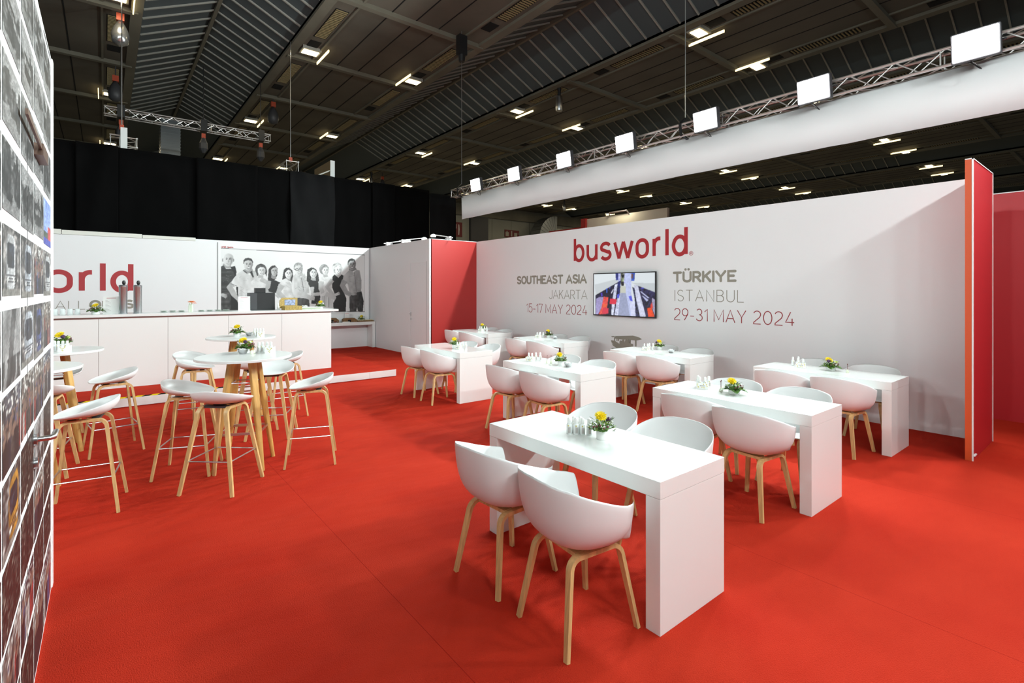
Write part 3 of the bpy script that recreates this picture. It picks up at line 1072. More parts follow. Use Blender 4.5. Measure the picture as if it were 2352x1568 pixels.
# woman with light bob
paint([(1560, 830), (1640, 815), (1745, 850), (1762, 1010), (1556, 960)], 196, 0.3, 2.2, 40)
ell(1615, 435, 68, 76, 150, 0.5)
limb([(1630, 490), (1640, 550)], 28, 36, 186)
paint([(1530, 620), (1590, 530), (1650, 575), (1690, 540), (1725, 640), (1720, 800), (1560, 830), (1545, 700)], 214, 0.1)
folds(((1560, 560), (1700, 780)), 5, 190, 3)
ell(1638, 448, 50, 66, 220, 0.03, 0, 0.1)
paint([(1580, 460), (1585, 400), (1630, 372), (1685, 400), (1692, 440), (1655, 402), (1612, 410)], 156, 0.5, 2, 3)
face(1640, 456, 0.7, 218, 0, 130)
limb([(1575, 610), (1570, 720), (1600, 780)], 40, 30, 192)
limb([(1640, 790), (1760, 850), (1830, 880)], 30, 26, 194)
hand(1820, 890, 0.6, 0.5, 200, 0.9)
# woman in black dress
ell(1808, 416, 76, 80, 190, 0.5)
limb([(1830, 490), (1830, 540)], 30, 44, 196)
paint([(1738, 545), (1770, 510), (1826, 560), (1872, 510), (1905, 530), (1905, 620), (1872, 700), (1942, 860), (1932, 1050), (1760, 1050), (1750, 930), (1795, 850), (1735, 700)], 38, 0.2)
ell(1826, 444, 50, 68, 220, 0.03, 0, 0.1)
paint([(1756, 450), (1762, 380), (1810, 346), (1868, 372), (1884, 440), (1845, 396), (1795, 400)], 200, 0.4, 2, 3)
face(1828, 452, 0.72, 218, 0, 130)
limb([(1740, 590), (1660, 690), (1740, 800), (1790, 820)], 34, 26, 190, 0.06)
hand(1800, 800, 0.8, -0.35, 204, 0.8)
# man on the right
limb([(2020, 410), (2045, 460)], 48, 54, 140)
paint([(1985, 790), (2162, 755), (2196, 900), (2182, 1050), (1990, 1050)], 78, 0.6, 5, 7, 0.4)
paint([(2085, 1050), (2098, 985), (2112, 1050)], 215)
paint([(1900, 525), (1990, 438), (2045, 480), (2090, 440), (2135, 450), (2162, 600), (2158, 760), (1992, 790), (1962, 650), (1885, 600)], 176, 0.14, 8, 12, 0.25)
folds(((1960, 480), (2120, 760)), 10, 150, 3)
limb([(2060, 480), (2090, 760)], 4, 4, 130)
limb([(1920, 600), (1885, 670), (1940, 770), (2010, 810)], 46, 30, 165, 0.08)
hand(2040, 795, 0.9, -0.2, 176, 0.8)
paint([(1962, 370), (1965, 310), (1990, 282), (2024, 274), (2062, 290), (2082, 345), (2075, 380)], 52, 0.2)
ell(2024, 366, 56, 80, 166, 0.04, 0, 0.2)
paint([(1968, 340), (1978, 292), (2022, 276), (2060, 292), (2078, 340), (2050, 308), (2000, 310)], 54, 0.2)
face(2028, 372, 0.85, 165, 3, 56)
team = np.where(team < 221, 222 * (np.clip(team, 0, 222) / 222) ** 1.3, team)
team = blur(team, 1)
# thin frame line
for seg in (((-700, 90), (2215, 226)), ((2213, 226), (2213, 1050)), ((-700, 1062), (2215, 1050))):
    (x0, y0), (x1, y1) = PP(*seg[0]), PP(*seg[1])
    d = math.hypot(x1 - x0, y1 - y0)
    dist = abs((gx - x0) * (y1 - y0) - (gz - y0) * (x1 - x0)) / d
    along = ((gx - x0) * (x1 - x0) + (gz - y0) * (y1 - y0)) / d
    team[(dist < 0.0075) & (along > -0.005) & (along < d + 0.005)] = 70
mural = raster_mesh('team_picture', team, lambda a, b: (PX0 + (PX1 - PX0) * a, YB - 0.002, PZ0 + (PZ1 - PZ0) * b), M_PRINT, wall_back)
txl = text_mesh('busworld team', 0.44, 0.05, 0.009, emb_back(2.11, 2.735, YB - 0.001), LC, False, 0.26, 1.4)
txl.build('poster_lettering', M_LOGO, wall_back)

# ================================================================== HALL: ceiling, roof lights, far wall
HC = 9.685
MODX = 8.95
Y0C, Y1C = -12.0, 40.0
flat = MB()
beams = MB()
seams = MB()
vents = MB()
holes = MB()
sky = MB()
ribs = MB()
ridge = MB()
for k in range(-2, 8):
    xs0, xs1 = 0.86 + MODX * k, 4.72 + MODX * k          # roof light
    xf0, xf1 = xs1, xs0 + MODX                            # flat strip
    flat.box(xf0, xf1, Y0C, Y1C, HC + 0.03, HC + 0.25)
    # beams along the edges of the strip
    beams.box(xf0, xf0 + 0.28, Y0C, Y1C, HC - 0.06, HC + 0.45)
    beams.box(xf1 - 0.28, xf1, Y0C, Y1C, HC - 0.06, HC + 0.45)
    for xr in (xf0 + 0.92, xf1 - 0.92):
        beams.box(xr - 0.03, xr + 0.03, Y0C, Y1C, HC - 0.02, HC + 0.05)
    # cross beams
    y = 13.7 - 4.48 * 6
    while y < Y1C:
        beams.box(xf0 + 0.1, xf1 - 0.1, y - 0.09, y + 0.09, HC - 0.10, HC + 0.06)
        y += 4.48
    # panel joints
    for j in range(1, 4):
        xq = xf0 + 1.0 + (xf1 - xf0 - 2.0) * j / 4
        seams.box(xq - 0.018, xq + 0.018, Y0C, Y1C, HC + 0.022, HC + 0.031)
    # grilles and open slots along both lamp lines
    for xr in (xf0 + 0.62, xf1 - 0.62):
        y = 13.7 - 4.48 * 6
        while y < Y1C:
            for q in range(20):
                vents.box(xr - 0.17, xr + 0.17, y + 0.75 + q * 0.10, y + 0.79 + q * 0.10, HC + 0.0, HC + 0.03)
            holes.box(xr - 0.19, xr + 0.19, y + 0.72, y + 2.76, HC + 0.02, HC + 0.028)
            holes.box(xr - 0.17, xr + 0.17, y + 3.05, y + 3.55, HC + 0.015, HC + 0.028)
            y += 4.48
    # gabled roof light with ribs
    xm, zr = (xs0 + xs1) / 2, HC + 1.05
    zb = HC + 0.12
    sky.add([(xs0, Y0C, zb), (xs0, Y1C, zb), (xm, Y1C, zr), (xm, Y0C, zr), (xs1, Y1C, zb), (xs1, Y0C, zb)], [(0, 1, 2, 3), (3, 2, 4, 5)])
    ridge.box(xm - 0.05, xm + 0.05, Y0C, Y1C, zr - 0.16, zr - 0.02)
    y = 2.0 if k < 3 else 10.0
    while y < 30.0:
        ribs.strip([(xs0 + 0.02, y, zb - 0.02), (xm, y, zr - 0.04), (xs1 - 0.02, y, zb - 0.02)], 0.05, 0.05, (0, 1, 0))
        y += 0.62
ceiling = struct(flat.build('ceiling', M_CEIL))
beams.build('ceiling_beams', M_BEAM, ceiling)
seams.build('panel_joints', M_HOLE, ceiling)
vents.build('air_grilles', M_VENT, ceiling)
holes.build('ceiling_slots', M_HOLE, ceiling)
sky.build('roof_light', M_SKYL, ceiling, fixn=False)
ribs.build('roof_light_ribs', M_RIB, ceiling)
ridge.build('roof_light_ridge', M_BEAM, ceiling)
wf = sbox('wall_far', M_HALLW, -40, 75, Y1C, Y1C + 0.2, -0.03, 11.6)
jn = MB()
for x in np.arange(20, 40, 2.4):
    jn.box(x, x + 0.03, Y1C - 0.01, Y1C, 0, 8.6)
jn.build('panel_joints', mat('wall_joint', (0.10, 0.10, 0.09), 0.7), wf)
MB().box(-40, 75, Y1C - 0.3, Y1C, 8.65, 9.7).build('wall_head', M_BEAM, wf)
MB().box(26.9, 28.9, Y1C - 0.35, Y1C, 0, 8.65).build('dark_pillar', M_DARK, wf)
sg = MB()
sg.box(25.0, 26.1, Y1C - 0.06, Y1C - 0.01, 6.6, 7.95)
sgn = tag(sg.build('restaurant_sign', mat('sign_red', (0.14, 0.012, 0.014), 0.5)), 'dark red hall sign with white fork and knife high on the far wall', 'sign')
ic = MB()
ic.box(25.33, 25.40, Y1C - 0.075, Y1C - 0.06, 6.78, 7.5)
for dx in (-0.06, 0.0, 0.06):
    ic.box(25.365 + dx - 0.015, 25.365 + dx + 0.015, Y1C - 0.075, Y1C - 0.06, 7.42, 7.75)
ic.box(25.29, 25.44, Y1C - 0.075, Y1C - 0.06, 7.36, 7.44)
ic.prism([(0, 0), (0.06, 0), (0.10, 0.5), (0.07, 0.95), (0, 0.97)], (25.69, Y1C - 0.06, 6.78), (1, 0, 0), (0, 0, 1), (0, -1, 0), 0.015)
ic.build('fork_and_knife', M_PAPER, sgn)
sg = MB()
sg.box(31.15, 33.0, Y1C - 0.06, Y1C - 0.01, 6.95, 7.68)
sgn = tag(sg.build('pictogram_sign', MATS['sign_red']), 'small red hall sign with three white pictograms beside the curved duct', 'sign')
ic = MB()
ic.box(31.25, 31.65, Y1C - 0.075, Y1C - 0.06, 7.05, 7.45).ico((31.42, Y1C - 0.07, 7.5), 0.09)
ic.box(31.95, 32.10, Y1C - 0.075, Y1C - 0.06, 7.05, 7.6)
ic.box(32.35, 32.75, Y1C - 0.075, Y1C - 0.06, 7.08, 7.42).prism([(0, 0), (0.1, 0), (0.05, 0.12)], (32.82, Y1C - 0.06, 7.3), (1, 0, 0), (0, 0, 1), (0, -1, 0), 0.015)
ic.build('pictograms', mat('sign_cream', (0.42, 0.38, 0.32), 0.6), sgn)

# curved segmented duct against the far wall
dct = thing('air_duct', 'large curved segmented metal duct on the far hall wall', 'duct', (36.2, 38.6, 0))
seg = MB()
for q in range(9):
    a0, a1 = R(180 - q * 10.5), R(180 - q * 10.5 - 9.6)
    ro, ri = 2.3, 0.9
    pts = [(ro * math.cos(a0), ro * math.sin(a0)), (ro * math.cos(a1), ro * math.sin(a1)), (ri * math.cos(a1), ri * math.sin(a1)), (ri * math.cos(a0), ri * math.sin(a0))]
    seg.prism(pts, (0, 0.6, 6.9), (1, 0, 0), (0, 0, 1), (0, -1, 0), 1.4)
for q in range(16):
    seg.box(-2.3, -0.9, -0.8, 0.6, q * 0.43, q * 0.43 + 0.40)
seg.build('duct_body', M_DUCT, dct)
MB().box(-2.55, -2.28, -0.95, 0.6, 0, 7.0).build('duct_flange', M_DARK, dct)
MB().box(0.1, 2.6, -0.6, 0.6, 0, 8.0).build('duct_branch', M_HALLW, dct)
gr = MB()
for q in range(4):
    gr.box(0.3, 1.9, -0.66, -0.6, 6.95 + q * 0.2, 7.05 + q * 0.2)
gr.build('duct_grille', M_RIB, dct)
# vertical silver duct behind the drape, left
dv = MB()
dv.box(2.12, 2.92, 29.8, 30.6, 0, 10.0)
for q in range(12):
    dv.box(2.10, 2.94, 29.78, 30.62, 8.2 + q * 0.16, 8.23 + q * 0.16)
tag(dv.build('ventilation_duct', M_DUCT), 'silver rectangular ventilation duct rising behind the black drapes under the ridge', 'duct')

# ---- hall ceiling lamps, one thing each
def in_frame(x, y, z):
    fw = x * _s + y * _c
    if fw < 0.5:
        return False
    u = CX + FPX * (x * _c - y * _s) / fw
    v = CY - FPX * (z - CAMH) / fw
    return -20 < u < 2372 and -20 < v < 700
lamp0 = None
nl = 0
rows = []
for k in range(-1, 6):
    rows += [(4.72 + MODX * k + 0.64, 1), (0.86 + MODX * (k + 1) - 0.64, -1)]
names_row = ['first', 'second', 'third', 'fourth', 'fifth', 'sixth', 'seventh', 'eighth', 'ninth', 'tenth', 'eleventh', 'twelfth', 'thirteenth', 'fourteenth']
near_w = ['nearest', 'second nearest', 'third nearest', 'farthest']
for ri, (xr, sd) in enumerate(rows):
    cnt = 0
    for yi, y in enumerate((8.6, 17.45, 26.3, 35.2)):
        if not in_frame(xr, y, HC):
            continue
        if ri == 0:
            continue
        lbl = 'bright hall ceiling lamp, %s along the %s lamp line from the left' % (near_w[cnt], names_row[ri - 1])
        cnt += 1
        if lamp0 is None:
            lamp0 = thing('ceiling_lamp', lbl, 'ceiling lamp', (xr, y, HC - 0.02), 0, 'hall ceiling lamps')
            MB().box(-0.30, 0.30, -0.24, 0.24, -0.06, 0.05).build('housing', M_RIB, lamp0)
            MB().box(-0.24, 0.24, -0.16, 0.16, -0.075, -0.055).build('diffuser', M_HALLL, lamp0)
            MB().box(0.40, 0.43, -0.60, 0.60, -0.14, -0.06).build('reflection_streak', M_STREAKL, lamp0)  # glowing strip stands in for the lamp's reflection along the beam
            nest(lamp0, 'housing', ('diffuser',))
            area_light('hall_beam', (xr, y, HC - 0.15), (xr, y, 0), HALL_W, 0.5, 0.4, (1, 0.85, 0.6))
        else:
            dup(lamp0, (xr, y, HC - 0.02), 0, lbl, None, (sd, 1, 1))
            if True:
                area_light('hall_beam', (xr, y, HC - 0.15), (xr, y, 0), HALL_W, 0.5, 0.4, (1, 0.85, 0.6))

# silver cylinder lamps hanging from the ceiling
cyl = None
for (x, y), lbl in zip(((14.0, 14.45), (14.2, 33.0), (32.0, 32.4)), ('silver cylinder hanging under the ceiling, near the centre of the hall', 'small silver cylinder hanging above the far end of the black drapes', 'small silver cylinder hanging below the white banner')):
    if cyl is None:
        cyl = thing('hanging_cylinder', lbl, 'loudspeaker', (x, y, HC - 0.95), 0, 'cylinders hanging from the hall ceiling')
        MB().lathe([(0.12, 0), (0.13, 0.02), (0.13, 0.55), (0.12, 0.57)], n=18).build('body', M_STEEL, cyl, smooth=True)
        MB().lathe([(0.06, 0.55), (0.08, 0.95)], n=12).build('bracket', M_BLACK, cyl, smooth=True)
    else:
        dup(cyl, (x, y, HC - 0.95), 0, lbl)

# ---- suspension cables and hoists
def cable(name, x, y, z0, z1, lbl, r=0.012, hook=True, hoist=False):
    t = thing(name, lbl, 'cable', (x, y, z0), 0, 'steel suspension cables')
    MB().tube([(0, 0, 0), (0, 0, z1 - z0)], r, 6).build('wire', M_STEEL, t)
    if hook:
        MB().box(-0.05, 0.05, -0.03, 0.03, -0.02, 0.12).build('shackle', mat('orange_hook', (0.45, 0.06, 0.02), 0.5), t)
    if hoist:
        MB().box(-0.14, 0.14, -0.10, 0.10, z1 - z0 - 0.75, z1 - z0 - 0.15).lathe([(0.09, z1 - z0 - 0.95), (0.11, z1 - z0 - 0.75)], n=10).build('hoist', M_BLACK, t)
    return t
cable('suspension_cable', XT, 13.22, 4.95, HC, 'thin cable with black hoist holding the far end of the side truss', 0.010, False, True)
cable('suspension_cable', XT, 5.46, 4.95, HC, 'thin cable holding the middle of the lamp truss above the banner', 0.010, False)
cable('suspension_cable', 4.68, 17.25, 5.83, HC, 'cable with orange hook above the black drapes, right of the hanging truss', 0.014)
cable('suspension_cable', 0.36, 17.25, 6.0, HC, 'cable with orange hook at the left end of the drapes', 0.014)

def bagged_hoist(x, y, z, lbl, m, end=0.016):
    t = thing('chain_hoist', lbl, 'hoist', (x, y, z), 0, 'chain hoists under the roof')
    MB().box(-0.09, 0.09, -0.07, 0.07, 0.35, 0.55).build('hook_block', MATS['orange_hook'], t)
    MB().lathe([(0.04, 0.38), (0.16, 0.15), (0.22, -0.05), (0.19, -0.28), (0.06, -0.36)], n=14).build('chain_bag', m, t, smooth='all')
    MB().tube([(0, 0, 0.5), (0, 0, HC - z + end)], 0.02, 6).build('chain', M_DARK, t)
bagged_hoist(0.35, 18.3, 9.0, 'chain hoist with silver bag near the top left of the roof', M_CHROME)
bagged_hoist(0.30, 22.8, 8.7, 'dark chain hoist behind the silver bagged one', M_DARK)
bagged_hoist(5.45, 22.6, 8.9, 'dark chain hoist hanging left of the second lamp line', M_DARK, -0.10)
bagged_hoist(14.9, 32.8, 8.9, 'small dark chain hoist above the far right drapes', M_DARK, 0.03)


# ================================================================== TRUSSES
def truss_parts(parent, p0, p1, size, step, r_ch=0.022, r_br=0.010, mat_=None):
    """square box truss between p0 and p1 (horizontal)"""
    m = mat_ or M_ALU
    p0, p1 = Vector(p0), Vector(p1)
    L = (p1 - p0).length
    t = (p1 - p0) / L
    b = Vector((-t.y, t.x, 0))
    h = size / 2
    cs = [b * h + Vector((0, 0, h)), -b * h + Vector((0, 0, h)), -b * h - Vector((0, 0, h)), b * h - Vector((0, 0, h))]
    for c in cs:
        MB().tube([p0 + c, p1 + c], r_ch, 8).build('chord', m, parent, smooth=True)
    br = MB()
    n = int(L / step)
    for i in range(n):
        s0, s1 = i * L / n, (i + 1) * L / n
        for k in range(4):
            a, bb = cs[k], cs[(k + 1) % 4]
            if i % 2 == 0:
                br.tube([p0 + t * s0 + a, p0 + t * s1 + bb], r_br, 5, False)
            else:
                br.tube([p0 + t * s0 + bb, p0 + t * s1 + a], r_br, 5, False)
    for e in [0.02, L - 0.02] + [q for q in np.arange(3.0, L - 0.5, 3.0)]:
        for k in range(4):
            br.tube([p0 + t * e + cs[k], p0 + t * e + cs[(k + 1) % 4]], r_br * 1.2, 5, False)
    br.build('lattice', m, parent)


side = thing('lighting_truss', 'long aluminium box truss carrying bright floodlights above the white banner', 'truss', (XT, 0, 0))
truss_parts(side, (0, 13.66, ZT), (0, -3.6, ZT), 0.22, 0.27)
for y in (13.22, 5.46):
    MB().strip([(0, y, ZT + 0.25), (-0.14, y + 0.03, ZT + 0.12), (-0.15, y, ZT - 0.1), (0, y - 0.04, ZT - 0.16), (0.14, y, ZT - 0.1)], 0.05, 0.02, (0, 1, 0)).build('lifting_strap', M_BLACK, side)
rear = thing('rear_truss', 'aluminium truss with floodlights behind the photographer', 'truss', (0, 0, 0))
truss_parts(rear, (-6.4, -3.0, 5.32), (8.3, -3.0, 5.32), 0.22, 0.6)
MB().tube([(-4, -3, 5.43), (-4, -3, HC)], 0.01, 6).tube([(7, -3, 5.43), (7, -3, HC)], 0.01, 6).build('hanger', M_STEEL, rear)
back = thing('hanging_truss', 'empty aluminium truss hanging crosswise under the left roof light', 'truss', (0, 21.0, 0))
truss_parts(back, (-0.02, 0, 7.47), (4.95, 0, 7.47), 0.25, 0.30)
for x in (0.42, 2.75, 4.62):
    MB().box(x - 0.10, x + 0.10, -0.17, 0.17, 7.30, 7.70).tube([(x, 0, 7.6), (x, 0, HC + 0.02)], 0.014, 6).build('lifting_clamp', M_BLACK, back)
    MB().box(x - 0.06, x + 0.06, -0.05, 0.05, 7.08, 7.24).build('hook_block', MATS['orange_hook'], back)
    MB().lathe([(0.05, 7.1), (0.13, 6.9), (0.14, 6.7), (0.04, 6.55)], cx=x, n=8).build('chain_bag', M_DARK, back)

# floodlights, one thing each
fl0 = None
order = ['farthest', 'second farthest', 'third farthest', 'fourth from the far end', 'fifth from the far end', 'sixth from the far end', 'largest looking and nearest visible']
for i, fy in enumerate(FLOOD_Y):
    if i < 7:
        lbl = 'glowing floodlight clamped on the side truss, %s' % order[i]
    else:
        lbl = 'glowing floodlight on the side truss outside the right edge, %s' % ('first' if i == 7 else 'second')
    if fl0 is None:
        fl0 = thing('floodlight', lbl, 'floodlight', (XT - 0.16, fy, ZT + 0.01), 0, 'floodlights on the side truss')
        tilt = Matrix.Rotation(R(-8), 4, 'Y')
        hb = MB().box(-0.16, -0.06, -0.23, 0.23, -0.18, 0.18)
        hb.v = [tuple(tilt @ Vector(p)) for p in hb.v]
        hb.build('housing', M_DARK, fl0, bevel=0.01)
        lz = MB().box(-0.175, -0.161, -0.21, 0.21, -0.16, 0.16)
        lz.v = [tuple(tilt @ Vector(p)) for p in lz.v]
        lz.build('lens', M_FLOODL, fl0)
        MB().tube([(-0.02, -0.25, 0), (0.05, -0.25, 0.02), (0.07, 0, 0.03), (0.05, 0.25, 0.02), (-0.02, 0.25, 0)], 0.012, 6).build('yoke', M_DARK, fl0)
        MB().tube([(-0.02, 0.02, -0.16)] + [(-0.04 + 0.07 * math.sin(a), 0.03 + 0.07 * math.cos(a), -0.22 - 0.0 + 0.085 * math.cos(a)) for a in np.linspace(0.4, 6.0, 14)], 0.006, 5).build('cable_loop', M_BLACK, fl0)
        nest(fl0, 'housing', ('lens',))
    else:
        dup(fl0, (XT - 0.16, fy, ZT + 0.01), 0, lbl)
rf0 = None
for i, bx in enumerate(BACK_X):
    lbl = 'floodlight on the rear truss behind the photographer, number %s from the left' % ['one (added)', 'two', 'three', 'four', 'five', 'six', 'seven', 'eight', 'nine'][i]
    if rf0 is None:
        rf0 = dup(fl0, (bx, -3.14 + 0.3, 5.33), -PI / 2, lbl, 'floodlights on the rear truss')
    else:
        dup(rf0, (bx, -3.14 + 0.3, 5.33), -PI / 2, lbl)

truss_parts(rear, (-6.0, -2.8, 5.32), (-6.0, 9.5, 5.32), 0.22, 0.6)  # unseen left arm, added to carry the extra fill floods
MB().tube([(-6, 0, 5.43), (-6, 0, HC + 0.2)], 0.01, 6).tube([(-6, 9, 5.43), (-6, 9, HC + 0.2)], 0.01, 6).build('hanger', M_STEEL, rear)
for i, ly in enumerate(ADDED_LEFT_Y):
    dup(rf0, (-5.84 , ly, 5.33), PI, 'added unseen floodlight on the left arm of the rear truss, %s' % ['nearest', 'second', 'third', 'farthest'][i], 'floodlights on the rear truss')

# white fabric banner hanging under the side truss
bn = MB()
ys = np.linspace(13.26, -3.5, 60)
vs, fs = [], []
rr = np.random.default_rng(3)
wob = [0.012 * math.sin(i * 0.9) + 0.008 * rr.standard_normal() for i in range(60)]
for i, y in enumerate(ys):
    vs += [(XT + 0.02, y, ZT - 0.13), (XT + 0.02 + wob[i] * 0.5, y, ZT - 0.5), (XT + 0.02 + wob[i], y, 3.868), (XT + 0.03 + wob[i], y, 3.868), (XT + 0.03 + wob[i] * 0.5, y, ZT - 0.5), (XT + 0.03, y, ZT - 0.13)]
for i in range(59):
    for k in range(5):
        fs.append((i * 6 + k, (i + 1) * 6 + k, (i + 1) * 6 + k + 1, i * 6 + k + 1))
    fs.append((i * 6 + 5, (i + 1) * 6 + 5, (i + 1) * 6, i * 6))
bn.add(vs, fs)
tag(bn.build('banner', mat('white_fabric', (0.86, 0.86, 0.87), 0.75), smooth='all'), 'long white fabric banner hanging below the side lighting truss', 'banner')

# ================================================================== BLACK DRAPES behind the bar
edges = [(-6.5, -3.2, 0), (-3.2, -0.53, 0), (-0.53, 0.25, 1), (0.25, 1.95, 0), (1.95, 3.42, 0), (3.42, 4.36, 0), (4.36, 5.66, 2), (5.66, 6.95, 0), (6.95, 7.72, 0), (7.72, 9.10, 0), (9.10, 10.15, 3)]
lab = ['black drape outside the frame, far left of the run', 'black drape beside the photo wall, at the left of the run', 'black drape with a slanting crease left of the white truss end',
       'wide black drape below the silver duct', 'black drape with a loose fold right of the silver duct', 'narrow black drape left of the grey folded one',
       'dark grey drape with diagonal creases below the white panel end', 'black drape just right of the grey folded one', 'narrow black drape above the store-room lamps',
       'black drape near the right end of the run', 'dark grey drape at the right end beside the fork and knife sign']
for di_, ((x0, x1, kd), lb_) in enumerate(zip(edges, lab)):
    x0, x1 = x0 - 0.02, x1 + 0.02
    nx, nz = 26, 14
    ztop = 5.25 if x1 < 9.2 else 5.15
    vs, fs = [], []
    sd = random.random() * 9
    for j in range(nz):
        for i in range(nx):
            a, b = i / (nx - 1), j / (nz - 1)
            x = x0 + 0.003 + (x1 - x0 - 0.006) * a
            d = 0.022 * math.sin(a * (x1 - x0) * 3.1 + sd) * (1 - 0.5 * b) + 0.008 * math.sin(a * (x1 - x0) * 9 + 2 * sd)
            if kd == 2:
                d += 0.05 * math.sin((a * 1.3 + b * 1.6) * 9) + 0.03 * a
            if kd == 1:
                d += 0.05 * math.sin((a - b) * 6)
            vs.append((x, 16.0 + 0.09 * (di_ % 2) + d, 0.0 + ztop * b))
    for j in range(nz - 1):
        for i in range(nx - 1):
            fs.append((j * nx + i, j * nx + i + 1, (j + 1) * nx + i + 1, (j + 1) * nx + i))
    n0 = len(vs)
    vs += [(x, y + 0.02, z) for x, y, z in vs]
    fs += [tuple(q + n0 for q in reversed(f)) for f in fs]
    per = [i for i in range(nx)] + [j * nx + nx - 1 for j in range(1, nz)] + [(nz - 1) * nx + i for i in range(nx - 2, -1, -1)] + [j * nx for j in range(nz - 2, 0, -1)]
    for a, b in zip(per, per[1:] + per[:1]):
        fs.append((a, b, b + n0, a + n0))
    dr = MB().add(vs, fs).build('black_drape', M_DRAPE2 if kd in (2, 3) else M_DRAPE, None, smooth='all')
    tag(dr, lb_, 'curtain', 'drapes behind the bar')

# white panel ends and truss stubs showing above the drapes
for x, lbl, fl_ in ((0.40, 'white panel end with a short truss above the left drapes', 1), (5.93, 'white panel end with wooden back above the grey drape', -1)):
    t = thing('display_frame', lbl, 'display frame', (x, 17.0, 5.05), 0, 'panel ends above the drapes')
    MB().box(-0.07, 0.07, -0.05, 1.6, 0, 0.93).build('panel', M_PAPER if fl_ > 0 else mat('bare_wood', (0.16, 0.115, 0.06), 0.7), t)
    MB().box(-0.072, 0.072, -0.06, -0.045, 0, 0.935).build('white_face', M_PAPER, t)
    if fl_ > 0:
        truss_parts(t, (0.16, 0.0, 0.58), (0.16, 1.8, 0.58), 0.24, 0.3)
        truss_parts(t, (-0.30, 0.2, 0.58), (-0.06, 0.2, 0.58), 0.30, 0.3)
    else:
        truss_parts(t, (-1.25, 0.0, 0.55), (-1.25, 1.8, 0.55), 0.36, 0.4)
        MB().tube([(-0.07, 0.0, 0.60), (-0.55, 0.1, 0.35), (-0.75, 0.3, 0.15), (-1.05, 0.3, 0.40)], 0.02, 6).tube([(-0.45, 0, 0.05), (-0.40, 0, 0.45), (-0.28, 0, 0.1)], 0.012, 6).build('loose_strap', M_CREAM, t)

# ================================================================== things seen over the lettered wall
t = thing('neighbour_booth', 'lit cream booth panel with a red end post behind the lettered wall', 'booth', (12.0, 0, 0))
MB().box(-0.02, 0.5, 11.18, 11.37, 0, 3.96).build('end_post', M_RED, t)
MB().box(0.06, 0.16, 8.2, 11.18, 0, 3.94).build('panel', mat('cream_panel', (0.78, 0.74, 0.60), 0.5), t)
MB().box(0.0, 0.3, 11.37, 12.9, 0, 3.70).build('low_fascia', M_RED, t)
MB().tube([(0.0, 10.2, 3.95), (0.0, 10.2, 4.02), (0.0, 9.55, 4.02), (0.2, 9.4, 3.7)], 0.025, 6).tube([(0.2, 9.4, 3.7), (0.2, 9.4, 3.5)], 0.02, 6).build('lamp_arm', M_ALU, t)
area_light('booth_beam', (11.75, 9.6, 4.35), (12.1, 9.9, 3.4), 12, 0.2, 0.2, (1, 0.9, 0.7))

# arm lamps clamped on the store-room walls
def arm_lamp(x, y, z, rz, lbl):
    t = thing('arm_spotlight', lbl, 'spotlight', (x, y, z), rz, 'arm spotlights on the store room walls')
    MB().box(-0.03, 0.09, -0.03, 0.03, -0.05, 0.05).box(-0.10, 0.16, -0.015, 0.015, 0.0, 0.02).build('clamp', M_PROFILE, t)
    MB().tube([(0.0, 0, 0.03), (0.62, 0, 0.13)], 0.012, 8).build('arm', M_PROFILE, t)
    MB().lathe([(0.05, 0), (0.08, 0.015), (0.08, 0.035), (0.03, 0.06)], cx=0.66, z0=0.095, n=16).build('head', M_PROFILE, t, smooth=True)
    MB().lathe([(0.066, -0.012), (0.07, 0.0)], cx=0.66, z0=0.095, n=16).build('lens', M_SPOTL, t)
    nest(t, 'head', ('lens',))
arm_lamp(XC + 0.03, 13.40, 2.975, 0, 'lit arm spotlight on top of the white store-room wall, left one')
arm_lamp(XC + 0.03, 12.45, 2.975, 0, 'lit arm spotlight on top of the white store-room wall, right one')
arm_lamp(6.80, YR + 0.03, 2.98, PI / 2 + 0.15, 'lit arm spotlight leaning back over the top of the red wall')

# ================================================================== PLATFORM, BAR AND BENCH
plat = thing('bar_platform', 'low red carpeted platform with white fascia under the bar counter', 'platform', (0, 9.1, 0))
MB().box(-4.0, 4.42, 0.012, 3.2, 0.0, 0.134).build('deck', M_CARPET, plat)
fx = [-4.0, -2.0, -0.05, 0.95, 1.9, 2.9, 3.88, 4.42]
for a, b in zip(fx, fx[1:]):
    MB().box(a + 0.0015, b - 0.0015, 0.0, 0.012, 0.012, 0.1335).build('fascia', M_WHITE, plat)
MB().box(-4.0, 4.40, 0.02, 0.03, 0.0, 0.02).build('shadow_gap', M_BLACK, plat)
hz = MB()
hy = MB()
for i in range(28):
    x = -1.2 + i * 0.095
    p = [(x, 0), (x + 0.095, 0), (x + 0.095 + 0.05, 0.10), (x + 0.05, 0.10)]
    (hz if i % 2 else hy).prism(p, (0, 0.004, 0.1342), (1, 0, 0), (0, 1, 0), (0, 0, 1), 0.0016)
hz.build('hazard_tape', mat('matt_black_tape', (0.006, 0.006, 0.006), 0.9, 0.0, 0.05), plat)
hy.build('hazard_tape', mat('hazard_yellow', (0.75, 0.50, 0.01), 0.9, 0.0, 0.05), plat)

